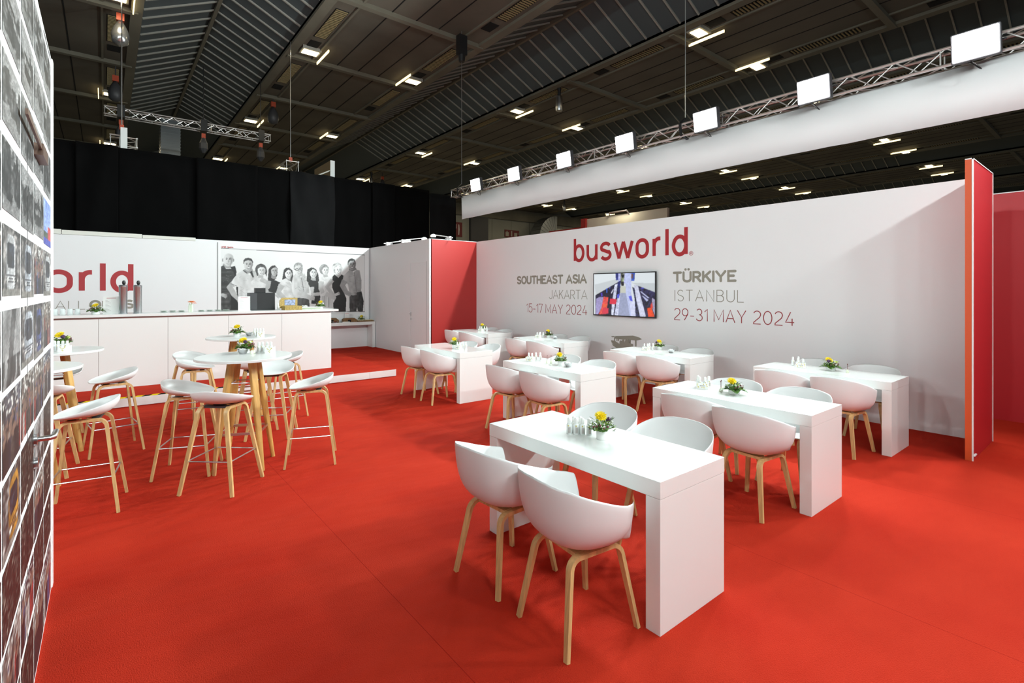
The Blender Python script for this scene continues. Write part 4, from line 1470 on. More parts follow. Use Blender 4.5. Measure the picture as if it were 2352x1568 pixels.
bar = thing('bar_counter', 'long white bar counter standing on the low red platform', 'bar counter', (0, 10.11, 0.134))
for a, b in ((-3.0, -1.9), (-1.9, -0.985), (-0.985, -0.075), (-0.075, 0.818), (0.818, 1.704), (1.704, 2.591), (2.591, 3.512)):
    MB().box(a + 0.002, b - 0.002, 0, 0.02, 0.0, 1.093).build('front_panel', M_WHITE, bar)
MB().box(-3.0, 3.51, 0.03, 0.045, 0.0, 1.12).build('recess_panel', mat('reddish_recess_shade', (0.22, 0.085, 0.07), 0.6), bar)  # recess shade below the countertop put into the panel colour
MB().box(3.49, 3.512, 0.02, 0.66, 0.0, 1.093).build('end_panel', M_WHITE, bar)
MB().box(-3.0, 3.66, 0.0, 0.78, 1.119, 1.160).build('countertop', M_WHITE, bar, bevel=0.003)
MB().box(-3.0, 3.48, 0.06, 0.62, 0.9, 0.92).build('inner_shelf', M_WHITE, bar)
CT = 0.134 + 1.160

bench = thing('buffet_table', 'white console table against the back wall, right of the bar', 'table', (5.25, 14.1, 0))
MB().box(-1.0, 0.93, 0, 0.36, 0.665, 0.755).build('tabletop', M_WHITE, bench, bevel=0.002)
MB().box(0.85, 0.93, 0, 0.36, 0, 0.665).build('leg', M_WHITE, bench, bevel=0.002)
MB().box(-1.0, -0.92, 0, 0.36, 0, 0.665).build('leg', M_WHITE, bench, bevel=0.002)

# ================================================================== LONG TABLES
TL, TW, TH = 1.4, 0.6, 0.75
TABLES = {
    'a': (2.10, 1.467, 'the nearest long table'),
    'b': (4.083, 1.538, 'the middle-row table at the right'),
    'c': (6.175, 1.587, 'the wall-side table nearest the red end panel'),
    'd': (4.09, 3.885, 'the centre table of the middle row'),
    'e': (4.079, 6.307, 'the left-hand table of the middle row'),
    'f': (6.18, 3.843, 'the wall-side table under the boat print'),
    'g': (6.235, 6.311, 'the wall-side table under the Jakarta lettering'),
    'h': (6.28, 8.62, 'the far corner table by the red wall'),
}
TLAB = {
    'a': 'white block-legged table nearest the camera, largest in the picture',
    'b': 'white block-legged table in the middle row, right behind the nearest one',
    'c': 'white block-legged table beside the lettered wall nearest the red end panel',
    'd': 'white block-legged table at the centre of the middle row',
    'e': 'white block-legged table at the left end of the middle row, nearest the bar',
    'f': 'white block-legged table along the lettered wall, under the boat print',
    'g': 'white block-legged table along the lettered wall, below the Jakarta lettering',
    'h': 'white block-legged table in the far corner beside the red wall',
}
tb0 = None
for k, (x, y, ph) in TABLES.items():
    if tb0 is None:
        tb0 = thing('dining_table', TLAB[k], 'table', (x, y, 0), 0, 'long white tables')
        MB().box(0, TW, 0, TL, TH - 0.085, TH).build('tabletop', M_TABLE, tb0, bevel=0.002)
        MB().box(0.001, TW - 0.001, 0.001, 0.085, 0, TH - 0.0865).build('leg', M_TABLE, tb0, bevel=0.0015)
        MB().box(0.001, TW - 0.001, TL - 0.085, TL - 0.001, 0, TH - 0.0865).build('leg', M_TABLE, tb0, bevel=0.0015)
    else:
        dup(tb0, (x, y, 0), 0, TLAB[k])


# ================================================================== SHELL CHAIRS AND STOOLS
def sstep(a, b, x):
    t = min(1, max(0, (x - a) / (b - a)))
    return t * t * (3 - 2 * t)


def shell_mesh(name, Hf, xf, xb, yh, npl, z0, N_=15, M_=96, ex=2.7, flare=0.05, thick=0.009, m=M_SHELL, seat_dip=0.0):
    vs = [(0, 0, z0)]
    for k in range(1, N_ + 1):
        u = (k / N_)
        a = u * PI / 2
        rr_ = math.sin(a) ** (2 / ex)
        zz_ = 1 - max(0, math.cos(a)) ** (2 / ex)
        for j in range(M_):
            ph = 2 * PI * j / M_
            c, s = math.cos(ph), math.sin(ph)
            rx = xf if c > 0 else xb
            rad = (abs(c / rx) ** npl + abs(s / yh) ** npl) ** (-1 / npl)
            d = abs((math.degrees(ph) + 180) % 360 - 180)
            H = Hf(d)
            z = H * zz_
            q = rad * rr_ * (1 + flare * z / 0.33)
            vs.append((q * c, q * s, z0 + z))
    fs = []
    for j in range(M_):
        fs.append((0, 1 + j, 1 + (j + 1) % M_))
    for k in range(N_ - 1):
        for j in range(M_):
            a, b = 1 + k * M_ + j, 1 + k * M_ + (j + 1) % M_
            fs.append((a, a + M_, b + M_, b))
    o = MB().add(vs, fs).build(name, m, None, smooth='all')
    sol = o.modifiers.new('s', 'SOLIDIFY')
    sol.thickness = thick
    sol.offset = -1
    sub = o.modifiers.new('b', 'SUBSURF')
    sub.levels = 1
    sub.render_levels = 1
    dg = bpy.context.evaluated_depsgraph_get()
    me = bpy.data.meshes.new_from_object(o.evaluated_get(dg))
    me.name = name
    o.modifiers.clear()
    o.data = me
    me.polygons.foreach_set('use_smooth', [True] * len(me.polygons))
    return o


def half_u(sx, sy, xfoot, xtop, yfoot, ytop, ztop, rb, wid, thk):
    """half of a bent inverted-U frame: from the middle of its rail down to one foot"""
    pts = []
    ang = math.atan2(ztop, xfoot - xtop)               # leg slope
    # corner where the sloped leg line meets the rail
    cxr = xtop
    pts.append((0.0, ztop))
    leg = Vector((xfoot - cxr, -ztop)).normalized()
    turn = math.acos(max(-1, min(1, leg.x)))
    tl = rb * math.tan(turn / 2)
    n = 9
    p_a = Vector((cxr - tl, ztop))
    cen = p_a + Vector((0, -rb))
    pts.append((p_a.x * 0.5, ztop))
    for i in range(n + 1):
        th = PI / 2 - turn * i / n
        pts.append((cen.x + rb * math.cos(th), cen.y + rb * math.sin(th)))
    last = Vector(pts[-1])
    foot = Vector((xfoot, 0))
    for i in range(1, 7):
        q = last.lerp(foot, i / 6)
        pts.append((q.x, q.y))
    P3 = []
    for x, z in pts:
        yy = ytop + (yfoot - ytop) * (1 - z / ztop)
        P3.append((sx * x, sy * yy, max(z, 0.0)))
    W = [wid] * (len(pts) - 6) + [wid * (1 - 0.25 * i / 6) for i in range(1, 7)]
    T = [thk] * (len(pts) - 6) + [thk * (1 - 0.1 * i / 6) for i in range(1, 7)]
    return MB().strip(P3, W, T, (0, 1, 0))


def make_chair(label):
    t = thing('shell_armchair', label, 'chair')
    def Hf(d):
        tip = sstep(43, 53, d)
        return 0.012 + tip * float(np.interp(d, [0, 53, 75, 90, 110, 135, 160, 180], [0.208, 0.208, 0.224, 0.246, 0.284, 0.328, 0.346, 0.350]))
    sh = shell_mesh('seat_shell', Hf, 0.225, 0.258, 0.270, 2.5, 0.436, ex=3.5, flare=0.09, M_=144)
    sh.parent = t
    for sx in (-1, 1):
        for sy in (-1, 1):
            half_u(sx, sy, 0.225, 0.155, 0.195, 0.135, 0.418, 0.06, 0.036, 0.021).build('leg', M_OAK, t, smooth=True)
    for sx in (-1, 1):
        MB().box(sx * 0.085 - 0.03, sx * 0.085 + 0.03, -0.12, 0.12, 0.412, 0.432).build('cross_bar', M_OAK, t)
    MB().box(-0.06, 0.06, -0.06, 0.06, 0.428, 0.437).build('mounting_plate', M_DARK, t)
    return t


CH = {
    'a': ([(1.87, 1.80, -6), (1.875, 2.395, 3)], [(2.86, 1.97, 180), (2.865, 2.57, 180)]),
    'b': ([(3.94, 1.90, -5), (4.06, 2.46, 2)], [(4.70, 1.93, 176), (4.71, 2.52, 182)]),
    'c': ([(6.03, 1.97, -5), (6.03, 2.57, 0)], [(6.88, 1.98, 183), (6.95, 2.62, 178)]),
    'd': ([(3.86, 4.20, -4), (3.85, 4.82, 3)], [(4.70, 4.29, 178), (4.72, 4.90, 182)]),
    'e': ([(3.945, 6.65, -4), (3.965, 7.31, 4)], [(4.76, 6.70, 176), (4.69, 7.26, 183)]),
    'f': ([(5.96, 4.19, -3), (5.98, 4.80, 2)], [(6.85, 4.23, 177), (6.86, 4.82, 182)]),
    'g': ([(6.03, 6.63, -3), (6.08, 7.29, 3)], [(6.95, 6.76, 178), (6.92, 7.35, 183)]),
    'h': ([(6.13, 8.98, -3), (6.20, 9.66, 3)], [(6.90, 9.05, 178), (6.98, 9.70, 181)]),
}
ch0 = None
for k, (near, far) in CH.items():
    for side_, lst, nm in (('bar', near, 'bar side'), ('wall', far, 'wall side')):
        for i, (x, y, a) in enumerate(lst):
            pos_ = 'right' if i == 0 else 'left'
            lbl = 'white shell armchair, %s, %s, at %s' % (nm, pos_, TABLES[k][2])
            if ch0 is None:
                ch0 = make_chair(lbl)
                ch0['group'] = 'white shell armchairs at the long tables'
                ch0.location = (x, y, 0)
                ch0.rotation_euler = (0, 0, R(a))
            else:
                dup(ch0, (x, y, 0), R(a), lbl)


def make_stool(label):
    t = thing('bar_stool', label, 'bar stool')
    def Hf(d):
        return 0.012 + 0.125 * ((1 - math.cos(R(d))) / 2) ** 1.15
    sh = shell_mesh('seat_shell', Hf, 0.205, 0.205, 0.235, 2.35, 0.715, N_=13, M_=72, ex=2.5, flare=0.04, thick=0.008)
    sh.parent = t
    for sx in (-1, 1):
        for sy in (-1, 1):
            half_u(sx, sy, 0.225, 0.135, 0.225, 0.115, 0.697, 0.06, 0.035, 0.021).build('leg', M_OAK, t, smooth=True)
    for sx in (-1, 1):
        MB().box(sx * 0.07 - 0.025, sx * 0.07 + 0.025, -0.11, 0.11, 0.690, 0.708).build('cross_bar', M_DARK, t)
    MB().box(-0.05, 0.05, -0.05, 0.05, 0.704, 0.714).build('mounting_plate', M_DARK, t)
    zf = 0.27
    a, b = 0.135 + 0.09 * (1 - zf / 0.697), 0.115 + 0.11 * (1 - zf / 0.697)
    fr = MB()
    for p, q in (((a, b), (-a, b)), ((-a, b), (-a, -b)), ((-a, -b), (a, -b)), ((a, -b), (a, b))):
        fr.tube([(p[0], p[1], zf), (q[0], q[1], zf)], 0.006, 8)
    fr.build('footrest', M_STEEL, t, smooth=True)
    return t


STOOLS = [
    (-0.11, 5.11, 172, 'white low-back bar stool in the left foreground, cut by the photo wall'),
    (-0.455, 6.27, 82, 'white bar stool mostly hidden by the photo wall, behind the left foreground one'),
    (0.07, 6.80, 188, 'white bar stool standing alone between the bar and the left tables'),
    (-0.43, 7.60, 268, 'white bar stool seen beneath the left round tabletop by the photo wall'),
    (0.61, 5.57, -22, 'white bar stool at the front round table, left side'),
    (0.79, 4.95, 48, 'white bar stool nearest the camera at the front round table'),
    (1.515, 6.33, 243, 'white bar stool facing the camera behind the front round table legs'),
    (1.60, 5.17, 160, 'white bar stool at the front round table, right side'),
    (0.87, 7.28, -8, 'white bar stool at the rear round table, left side'),
    (1.44, 6.78, 80, 'white bar stool between the two centre round tables, seen from behind'),
    (0.93, 8.02, -50, 'white bar stool almost hidden behind the front round tabletop'),
    (1.90, 7.22, 178, 'white bar stool at the rear round table, right side'),
]
st0 = None
for x, y, a, lbl in STOOLS:
    if st0 is None:
        st0 = make_stool(lbl)
        st0['group'] = 'white bar stools at the round tables'
        st0.location = (x, y, 0)
        st0.rotation_euler = (0, 0, R(a))
    else:
        dup(st0, (x, y, 0), R(a), lbl)

# ---- round high tables
RH = 1.05


def make_round(label):
    t = thing('round_bar_table', label, 'high table')
    MB().lathe([(0.40, RH - 0.026), (0.418, RH - 0.022), (0.42, RH - 0.004), (0.416, RH)], n=64).build('tabletop', M_WHITE, t, smooth=True)
    for k in range(4):
        a = R(12 + 90 * k)
        ca, sa = math.cos(a), math.sin(a)
        top, bot = Vector((0.125 * ca, 0.125 * sa, RH - 0.027)), Vector((0.295 * ca, 0.295 * sa, 0.0))
        ax = (bot - top).normalized()
        e1 = Vector((-sa, ca, 0))
        e2 = ax.cross(e1).normalized()
        vs = []
        nr, ns = 12, 20
        for i in range(nr):
            f = i / (nr - 1)
            p = top.lerp(bot, f)
            if i == nr - 1:
                p = bot
            hw1, hw2 = 0.034 - 0.014 * f, 0.023 - 0.004 * f
            pw = 8 if f < 0.25 else max(2.0, 8 - 9 * (f - 0.25))
            for j in range(ns):
                th = 2 * PI * j / ns + PI / ns
                c, s = math.cos(th), math.sin(th)
                q = p + e1 * hw1 * math.copysign(abs(c) ** (2 / pw), c) + e2 * hw2 * math.copysign(abs(s) ** (2 / pw), s)
                if i == nr - 1:
                    q.z = 0.0
                if i == 0:
                    q.z = RH - 0.027
                vs.append(q)
        fs = [(i * ns + j, i * ns + (j + 1) % ns, (i + 1) * ns + (j + 1) % ns, (i + 1) * ns + j) for i in range(nr - 1) for j in range(ns)]
        fs += [tuple(range(ns)), tuple(range((nr - 1) * ns, nr * ns))]
        MB().add(vs, fs).build('leg', M_OAKD, t, smooth=True)
    for nm, z, sec in (('upper_brace', 0.80, 0.010), ('foot_brace', 0.34, 0.0)):
        r = 0.125 + 0.17 * (1 - z / RH)
        mb = MB()
        for k in range(4):
            a0, a1 = R(12 + 90 * k), R(102 + 90 * k)
            p, q = Vector((r * math.cos(a0), r * math.sin(a0), z)), Vector((r * math.cos(a1), r * math.sin(a1), z))
            if sec:
                mid = (p + q) / 2 * 0.55
                pts = [p * (1 - f) ** 2 + Vector((mid.x, mid.y, z)) * 2 * f * (1 - f) + q * f * f for f in np.linspace(0, 1, 9)]
                mb.tube(pts, 0.007, 8)
            else:
                mb.strip([p, q], 0.022, 0.010, (0, 0, 1))
        mb.build(nm, M_STEEL, t, smooth=True)
    return t


RT = [
    (1.05, 5.42, 7, 'round white high table on tapered oak legs at the centre front of the stools'),
    (1.44, 7.62, 30, 'round white high table behind the front one, close to the bar'),
    (-0.42, 7.13, 39, 'round white high table at the left, half hidden by the photo wall'),
    (-0.56, 5.68, 20, 'round white high table at the far left, only its right edge showing'),
]
rt0 = None
for x, y, ra, lbl in RT:
    if rt0 is None:
        rt0 = make_round(lbl)
        rt0.location = (x, y, 0)
        rt0.rotation_euler = (0, 0, R(ra))
        rt0['group'] = 'round high tables'
    else:
        dup(rt0, (x, y, 0), R(ra), lbl)


# ================================================================== FLOWERS AND TABLE SETS
def petals(mb, c, r, n, lay, tilt0, rng, w=0.30):
    """daisy-like head made of layered petals"""
    for l in range(lay):
        rl = r * (1 - l / (lay + 0.6))
        for i in range(n - 2 * l):
            a = 2 * PI * i / (n - 2 * l) + rng.uniform(-0.12, 0.12)
            up = tilt0 + l * 0.35 + rng.uniform(-0.1, 0.1)
            d = Vector((math.cos(a) * math.cos(up), math.sin(a) * math.cos(up), math.sin(up)))
            s = Vector((-math.sin(a), math.cos(a), 0))
            p = Vector(c)
            ww = rl * w * 0.55
            q = [p + d * rl * 0.1 + s * ww * 0.4, p + d * rl * 0.65 + s * ww, p + d * rl, p + d * rl * 0.65 - s * ww, p + d * rl * 0.1 - s * ww * 0.4]
            nrm = d.cross(s) * 0.0015
            mb.add([v + nrm for v in q] + [v - nrm for v in q], [(0, 1, 2, 3, 4), (9, 8, 7, 6, 5)] + [(k, 5 + k, 5 + (k + 1) % 5, (k + 1) % 5) for k in range(5)])


def leaf(mb, p0, d, s, L, W, droop=0.4, n=6):
    p0, d, s = Vector(p0), Vector(d).normalized(), Vector(s).normalized()
    up = d.cross(s)
    vs = []
    for i in range(n + 1):
        f = i / n
        ww = W * math.sin(PI * min(0.97, 0.06 + f * 0.93)) ** 0.8
        c = p0 + d * L * f - Vector((0, 0, 1)) * droop * L * f * f
        vs += [c + s * ww + up * ww * 0.25, c, c - s * ww + up * ww * 0.25]
    fs = []
    for i in range(n):
        for k in range(2):
            fs.append((i * 3 + k, i * 3 + k + 1, (i + 1) * 3 + k + 1, (i + 1) * 3 + k))
    n0 = len(vs)
    th = up * 0.001
    vs = vs + [v - th for v in vs]
    fs = fs + [tuple(q + n0 for q in reversed(f)) for f in fs]
    mb.add(vs, fs)


def make_flowers(name, label, cat, loc, seed, flat=0.0, rz=0.0, sc_=1.0, purple=True, lime=True, bowl=False, group='flower bowls'):
    rng_ = random.Random(seed)
    t = thing(name, label, cat, loc, rz, group)
    hp = 0.055 * (1 - 0.35 * flat)
    rp = 0.036 * (1 + 0.25 * flat)
    if bowl:
        MB().lathe([(0.030, 0), (0.034, 0.003), (0.052, 0.03), (0.056, 0.05), (0.053, 0.05), (0.048, 0.03)], n=24).build('bowl', M_STEEL, t, smooth=True)
        hp = 0.05
    else:
        MB().lathe([(rp * 0.92, 0), (rp * 0.97, 0.002), (rp, hp), (rp * 0.93, hp), (rp * 0.9, hp - 0.012)], n=28).build('pot', M_CERAM, t, smooth=True)
    big = MB()
    for a in ((-70, -10, 60, 150, 215) if flat else (-50, 20, 130, 200)):
        aa = R(a)
        d = (math.cos(aa), math.sin(aa), 0.75 - 0.35 * flat)
        leaf(big, (0.015 * math.cos(aa), 0.015 * math.sin(aa), hp - 0.004), d, (-math.sin(aa), math.cos(aa), 0), 0.078 + 0.025 * flat, 0.042, 0.45)
    big.build('broad_leaves', M_LEAF, t)
    small, small2 = MB(), MB()
    for i in range(110):
        a, rr_ = rng_.uniform(0, 2 * PI), 0.072 * math.sqrt(rng_.uniform(0.02, 1))
        zz = hp + 0.01 + 0.075 * (1 - (rr_ / 0.08) ** 2) * rng_.uniform(0.45, 1.05) * (1 - 0.25 * flat)
        d = Vector((math.cos(a) * 0.8 + rng_.uniform(-.4, .4), math.sin(a) * 0.8 + rng_.uniform(-.4, .4), rng_.uniform(0.0, 1.0)))
        s = d.cross(Vector((0, 0, 1)))
        if s.length < 1e-3:
            continue
        leaf(small if i % 2 else small2, (rr_ * math.cos(a), rr_ * math.sin(a), zz - 0.015), d, s, rng_.uniform(0.018, 0.034), rng_.uniform(0.004, 0.008), 0.2, 3)
    for i in range(9):
        a = rng_.uniform(0, 2 * PI)
        d = Vector((math.cos(a), math.sin(a), rng_.uniform(0.3, 1.0)))
        leaf(small, (0.045 * math.cos(a), 0.045 * math.sin(a), hp + 0.055), d, d.cross(Vector((0, 0, 1))), 0.045, 0.0035, 0.1, 3)
    small.build('foliage', M_LEAF, t)
    small2.build('foliage', M_LEAF2, t)
    MB().ico((0, 0, hp + 0.012), 0.042, 2, (1, 1, 0.75)).build('moss_core', M_LEAF, t)
    yl = MB()
    yc = (0.010, 0.012, hp + 0.076 - 0.012 * flat)
    petals(yl, yc, 0.040, 22, 5, 0.05, rng_)
    ctr = Vector(yc)
    q_ = Matrix.Rotation(R(-rz * 180 / PI), 3, 'Z') @ Matrix.Rotation(R(38), 3, Vector((0.78, -0.62, 0)))
    yl.v = [tuple(ctr + q_ @ (Vector(v) - ctr) + Vector((0, 0, 0.008))) for v in yl.v]
    yl.build('yellow_gerbera', M_YEL, t)
    if purple:
        pb = MB()
        pc_ = (-0.028, 0.040, hp + 0.066) if seed % 2 else (0.040, -0.030, hp + 0.060)
        petals(pb, pc_, 0.021, 12, 4, 0.2, rng_, 0.5)
        pb.ico((pc_[0], pc_[1], pc_[2]), 0.019, 1)
        pb.build('purple_bloom', M_PURP, t)
    if lime:
        lm = MB()
        lc_ = (-0.035, -0.030, hp + 0.052)
        petals(lm, lc_, 0.026, 13, 4, 0.3, rng_, 0.55)
        lm.ico(lc_, 0.017, 1)
        lm.build('lime_bloom', M_LIME, t)
    be = MB()
    for i in range(5):
        a = 2.6 + 0.35 * i
        be.ico((0.068 * math.cos(a), 0.068 * math.sin(a), hp + 0.028 + 0.009 * (i % 3)), 0.0085, 1)
    be.build('berries', M_BERRY, t)
    wp = MB()
    for i in range(16):
        a = rng_.choice((0.2, 3.6, 5.0)) + rng_.uniform(-0.35, 0.35)
        rr_ = rng_.uniform(0.045, 0.066)
        wp.ico((rr_ * math.cos(a), rr_ * math.sin(a), hp + rng_.uniform(0.028, 0.062)), 0.0068, 1)
    wp.build('small_white_blossoms', M_WPET, t)
    t.scale = (sc_, sc_, sc_)
    return t


def make_bottle(label, loc, group):
    t = thing('pump_bottle', label, 'bottle', loc, 0, group)
    MB().lathe([(0.0165, 0), (0.018, 0.002), (0.018, 0.060), (0.015, 0.066), (0.009, 0.070)], n=18).build('body', mat('frosted_bottle', (0.80, 0.83, 0.82), 0.2, coat=0.3), t, smooth=True)
    MB().lathe([(0.0115, 0.068), (0.0125, 0.070), (0.0115, 0.100), (0.006, 0.106)], n=16).build('cap', M_PAPER, t, smooth=True)
    lb_ = MB()
    for i in range(7):
        a = R(200 + i * 8)
        lb_.box(0.0181 * math.cos(a) - 0.0012, 0.0181 * math.cos(a) + 0.0012, 0.0181 * math.sin(a) - 0.0012, 0.0181 * math.sin(a) + 0.0012, 0.008 + 0.004 * (i % 2), 0.050 - 0.003 * (i % 3))
    lb_.build('printed_label', mat('label_print', (0.30, 0.22, 0.22), 0.6) if False else mat('label_pale', (0.50, 0.47, 0.45), 0.6), t)
    MB().ico((-0.016, -0.008, 0.056), 0.006, 1, (0.5, 1, 1)).build('gold_dot', mat('gold_print', (0.62, 0.52, 0.16), 0.5), t)
    return nest(t, 'body', ('printed_label', 'gold_dot'))


def make_carton(label, loc, rz, group):
    t = thing('carton_carrier', label, 'carton', loc, rz, group)
    cb = MB()
    cb.box(-0.036, 0.036, -0.052, 0.052, 0, 0.004)
    cb.box(-0.036, -0.034, -0.052, 0.052, 0.004, 0.058).box(0.034, 0.036, -0.052, 0.052, 0.004, 0.058)
    cb.box(-0.034, 0.034, -0.052, -0.050, 0.004, 0.058).box(-0.034, 0.034, 0.050, 0.052, 0.004, 0.058)
    cb.build('box', M_PAPER, t)
    dr_ = random.Random(2)
    for face_, n_t, ym in ((0, 9, 0.044), (1, 7, 0.028)):
        done = []
        dt = MB()
        for _ in range(200):
            y, z, r = dr_.uniform(-ym, ym), dr_.uniform(0.009, 0.051), dr_.uniform(0.004, 0.0065)
            if len(done) >= n_t or any((y - a_) ** 2 + (z - b_) ** 2 < (r + c_ + 0.001) ** 2 for a_, b_, c_ in done):
                continue
            if face_ == 0 and abs(y) < 0.027 + r and 0.026 - r < z < 0.038 + r:
                continue
            done.append((y, z, r))
            dt.lathe([(r, 0), (r, 0.0008)], 0, 0, 12)
            for q in range(len(dt.v) - 24, len(dt.v)):
                vx, vy, vz = dt.v[q]
                dt.v[q] = (-0.0362 - vz, y + vx, z + vy) if face_ == 0 else (y + vx, -0.0522 - vz, z + vy)
        dt.build('gold_dots', mat('gold_print', (0.62, 0.52, 0.16), 0.5), t)
    ln = MB()
    for i in range(6):
        ln.box(-0.0368, -0.0360, -0.024 + i * 0.008, -0.0185 + i * 0.008, 0.028, 0.036)
    ln.build('printed_word', mat('grey_ink', (0.16, 0.16, 0.15), 0.6), t)
    return nest(t, 'box', ('gold_dots', 'printed_word'))


def make_bowl(label, loc, group='small steel bowls'):
    t = thing('steel_bowl', label, 'bowl', loc, 0, group)
    MB().lathe([(0.026, 0), (0.030, 0.002), (0.046, 0.030), (0.050, 0.048), (0.047, 0.048), (0.043, 0.030), (0.026, 0.008)], n=26).build('bowl', M_STEEL, t, smooth=True)
    wr_ = MB()
    for i in range(7):
        a = i * 0.9
        wr_.ico((0.022 * math.cos(a), 0.022 * math.sin(a), 0.042 + 0.004 * (i % 2)), 0.012, 1, (1, 1, 0.7))
    wr_.build('wrapped_sweets', M_PAPER, t)
    return t


def make_vial(label, loc, group):
    t = thing('bud_vase', label, 'vase', loc, 0, group)
    MB().lathe([(0.013, 0), (0.016, 0.004), (0.014, 0.022), (0.006, 0.034), (0.007, 0.040)], n=16).build('glass', mat('pale_glass', (0.80, 0.82, 0.66), 0.1, coat=0.3), t, smooth=True)
    MB().tube([(0, 0, 0.03), (0.003, 0.002, 0.09)], 0.0018, 5).ico((0.003, 0.002, 0.095), 0.006, 1, (0.7, 0.7, 1.6)).build('bud', M_BERRY, t)
    return t


bt0 = ct0 = bw0 = vi0 = None


def bottles_at(spots, z, tab, grp):
    global bt0
    for x, y in spots:
        lbl = 'small frosted pump bottle on %s' % tab
        if bt0 is None:
            bt0 = make_bottle(lbl, (x, y, z), grp)
        else:
            dup(bt0, (x, y, z), 0.3, lbl, grp)


def carton_at(x, y, z, rz, tab):
    global ct0
    lbl = 'white gold-dotted bottle carton on %s' % tab
    if ct0 is None:
        ct0 = make_carton(lbl, (x, y, z), rz, 'bottle cartons')
    else:
        dup(ct0, (x, y, z), rz, lbl)


def bowl_at(x, y, z, tab):
    global bw0
    lbl = 'small steel bowl of wrapped sweets on %s' % tab
    if bw0 is None:
        bw0 = make_bowl(lbl, (x, y, z))
    else:
        dup(bw0, (x, y, z), 0.5, lbl)


def vials_at(spots, z, tab):
    global vi0
    for x, y in spots:
        lbl = 'tiny glass bud vase beside the flowers on %s' % tab
        if vi0 is None:
            vi0 = make_vial(lbl, (x, y, z), 'bud vases on ' + tab)
        else:
            dup(vi0, (x, y, z), 0, lbl, 'bud vases on ' + tab)


def pot_label(txt, k):
    return '%s on %s' % (txt, TABLES[k][2])


make_flowers('flower_bowl', pot_label('white pot of yellow gerbera and berries', 'a'), 'flowers', (2.43, 2.125, TH), 4, 0.0, 0.4, 1.0, True, False)
make_flowers('flower_bowl', pot_label('white pot of yellow and purple flowers', 'b'), 'flowers', (4.40, 2.30, TH), 8, 1.0, 1.2, 1.05, True, False)
make_flowers('flower_bowl', pot_label('white pot with lime and yellow flowers', 'c'), 'flowers', (6.56, 2.27, TH), 5, 1.0, 0.9, 1.1, True, True)
make_flowers('flower_bowl', pot_label('white pot of yellow gerbera', 'd'), 'flowers', (4.43, 4.55, TH), 6, 0.4, 2.2, 1.0, False, False)
make_flowers('flower_bowl', pot_label('white pot of white blossoms', 'e'), 'flowers', (4.36, 6.90, TH), 9, 0.0, 3.0, 1.05, False, True)
make_flowers('flower_bowl', pot_label('white pot with purple bloom', 'f'), 'flowers', (6.74, 4.72, TH), 11, 0.3, 0.2, 1.0, True, True)
make_flowers('flower_bowl', pot_label('white pot of dark greenery', 'g'), 'flowers', (6.74, 7.25, TH), 13, 0.5, 1.0, 1.05, True, False)
make_flowers('flower_bowl', pot_label('white pot of small flowers', 'h'), 'flowers', (6.70, 9.40, TH), 15, 0.2, 2.0, 1.05, False, True)

tn = {k: v[2] for k, v in TABLES.items()}
bottles_at([(2.352, 2.335), (2.379, 2.30), (2.405, 2.268), (2.432, 2.235), (2.40, 2.34), (2.425, 2.305)], TH, tn['a'], 'pump bottles on ' + tn['a'])
carton_at(4.405, 2.61, TH, 0.5, tn['b'])
bottles_at([(4.392, 2.632), (4.415, 2.588), (4.452, 2.685), (4.50, 2.60)], TH + 0.004, tn['b'], 'pump bottles on ' + tn['b'])
vials_at([(4.39, 2.42), (4.43, 2.435)], TH, tn['b'])
carton_at(6.51, 2.575, TH, 0.4, tn['c'])
bottles_at([(6.50, 2.60), (6.515, 2.55), (6.60, 2.70), (6.66, 2.66)], TH + 0.004, tn['c'], 'pump bottles on ' + tn['c'])
vials_at([(6.50, 2.08)], TH, tn['c'])
carton_at(4.33, 5.01, TH, 0.4, tn['d'])
bottles_at([(4.325, 5.035), (4.338, 4.985), (4.42, 5.00), (4.455, 4.955)], TH + 0.004, tn['d'], 'pump bottles on ' + tn['d'])
vials_at([(4.38, 4.74), (4.41, 4.70)], TH, tn['d'])
bowl_at(4.385, 4.37, TH, tn['d'])
carton_at(4.33, 6.73, TH, 0.3, tn['e'])
bottles_at([(4.322, 6.755), (4.336, 6.705), (4.42, 6.75), (4.44, 6.69)], TH + 0.004, tn['e'], 'pump bottles on ' + tn['e'])
carton_at(6.45, 4.76, TH, 0.4, tn['f'])
bottles_at([(6.442, 4.785), (6.456, 4.735), (6.55, 4.77), (6.57, 4.72)], TH + 0.004, tn['f'], 'pump bottles on ' + tn['f'])
bowl_at(6.54, 4.38, TH, tn['f'])
carton_at(6.54, 7.33, TH, 0.3, tn['g'])
bottles_at([(6.532, 7.355), (6.546, 7.305), (6.62, 7.36), (6.64, 7.30)], TH + 0.004, tn['g'], 'pump bottles on ' + tn['g'])
bowl_at(6.68, 7.0, TH, tn['g'])
carton_at(6.56, 9.28, TH, 0.3, tn['h'])
bottles_at([(6.552, 9.305), (6.566, 9.255), (6.63, 9.24), (6.65, 9.18)], TH + 0.004, tn['h'], 'pump bottles on ' + tn['h'])

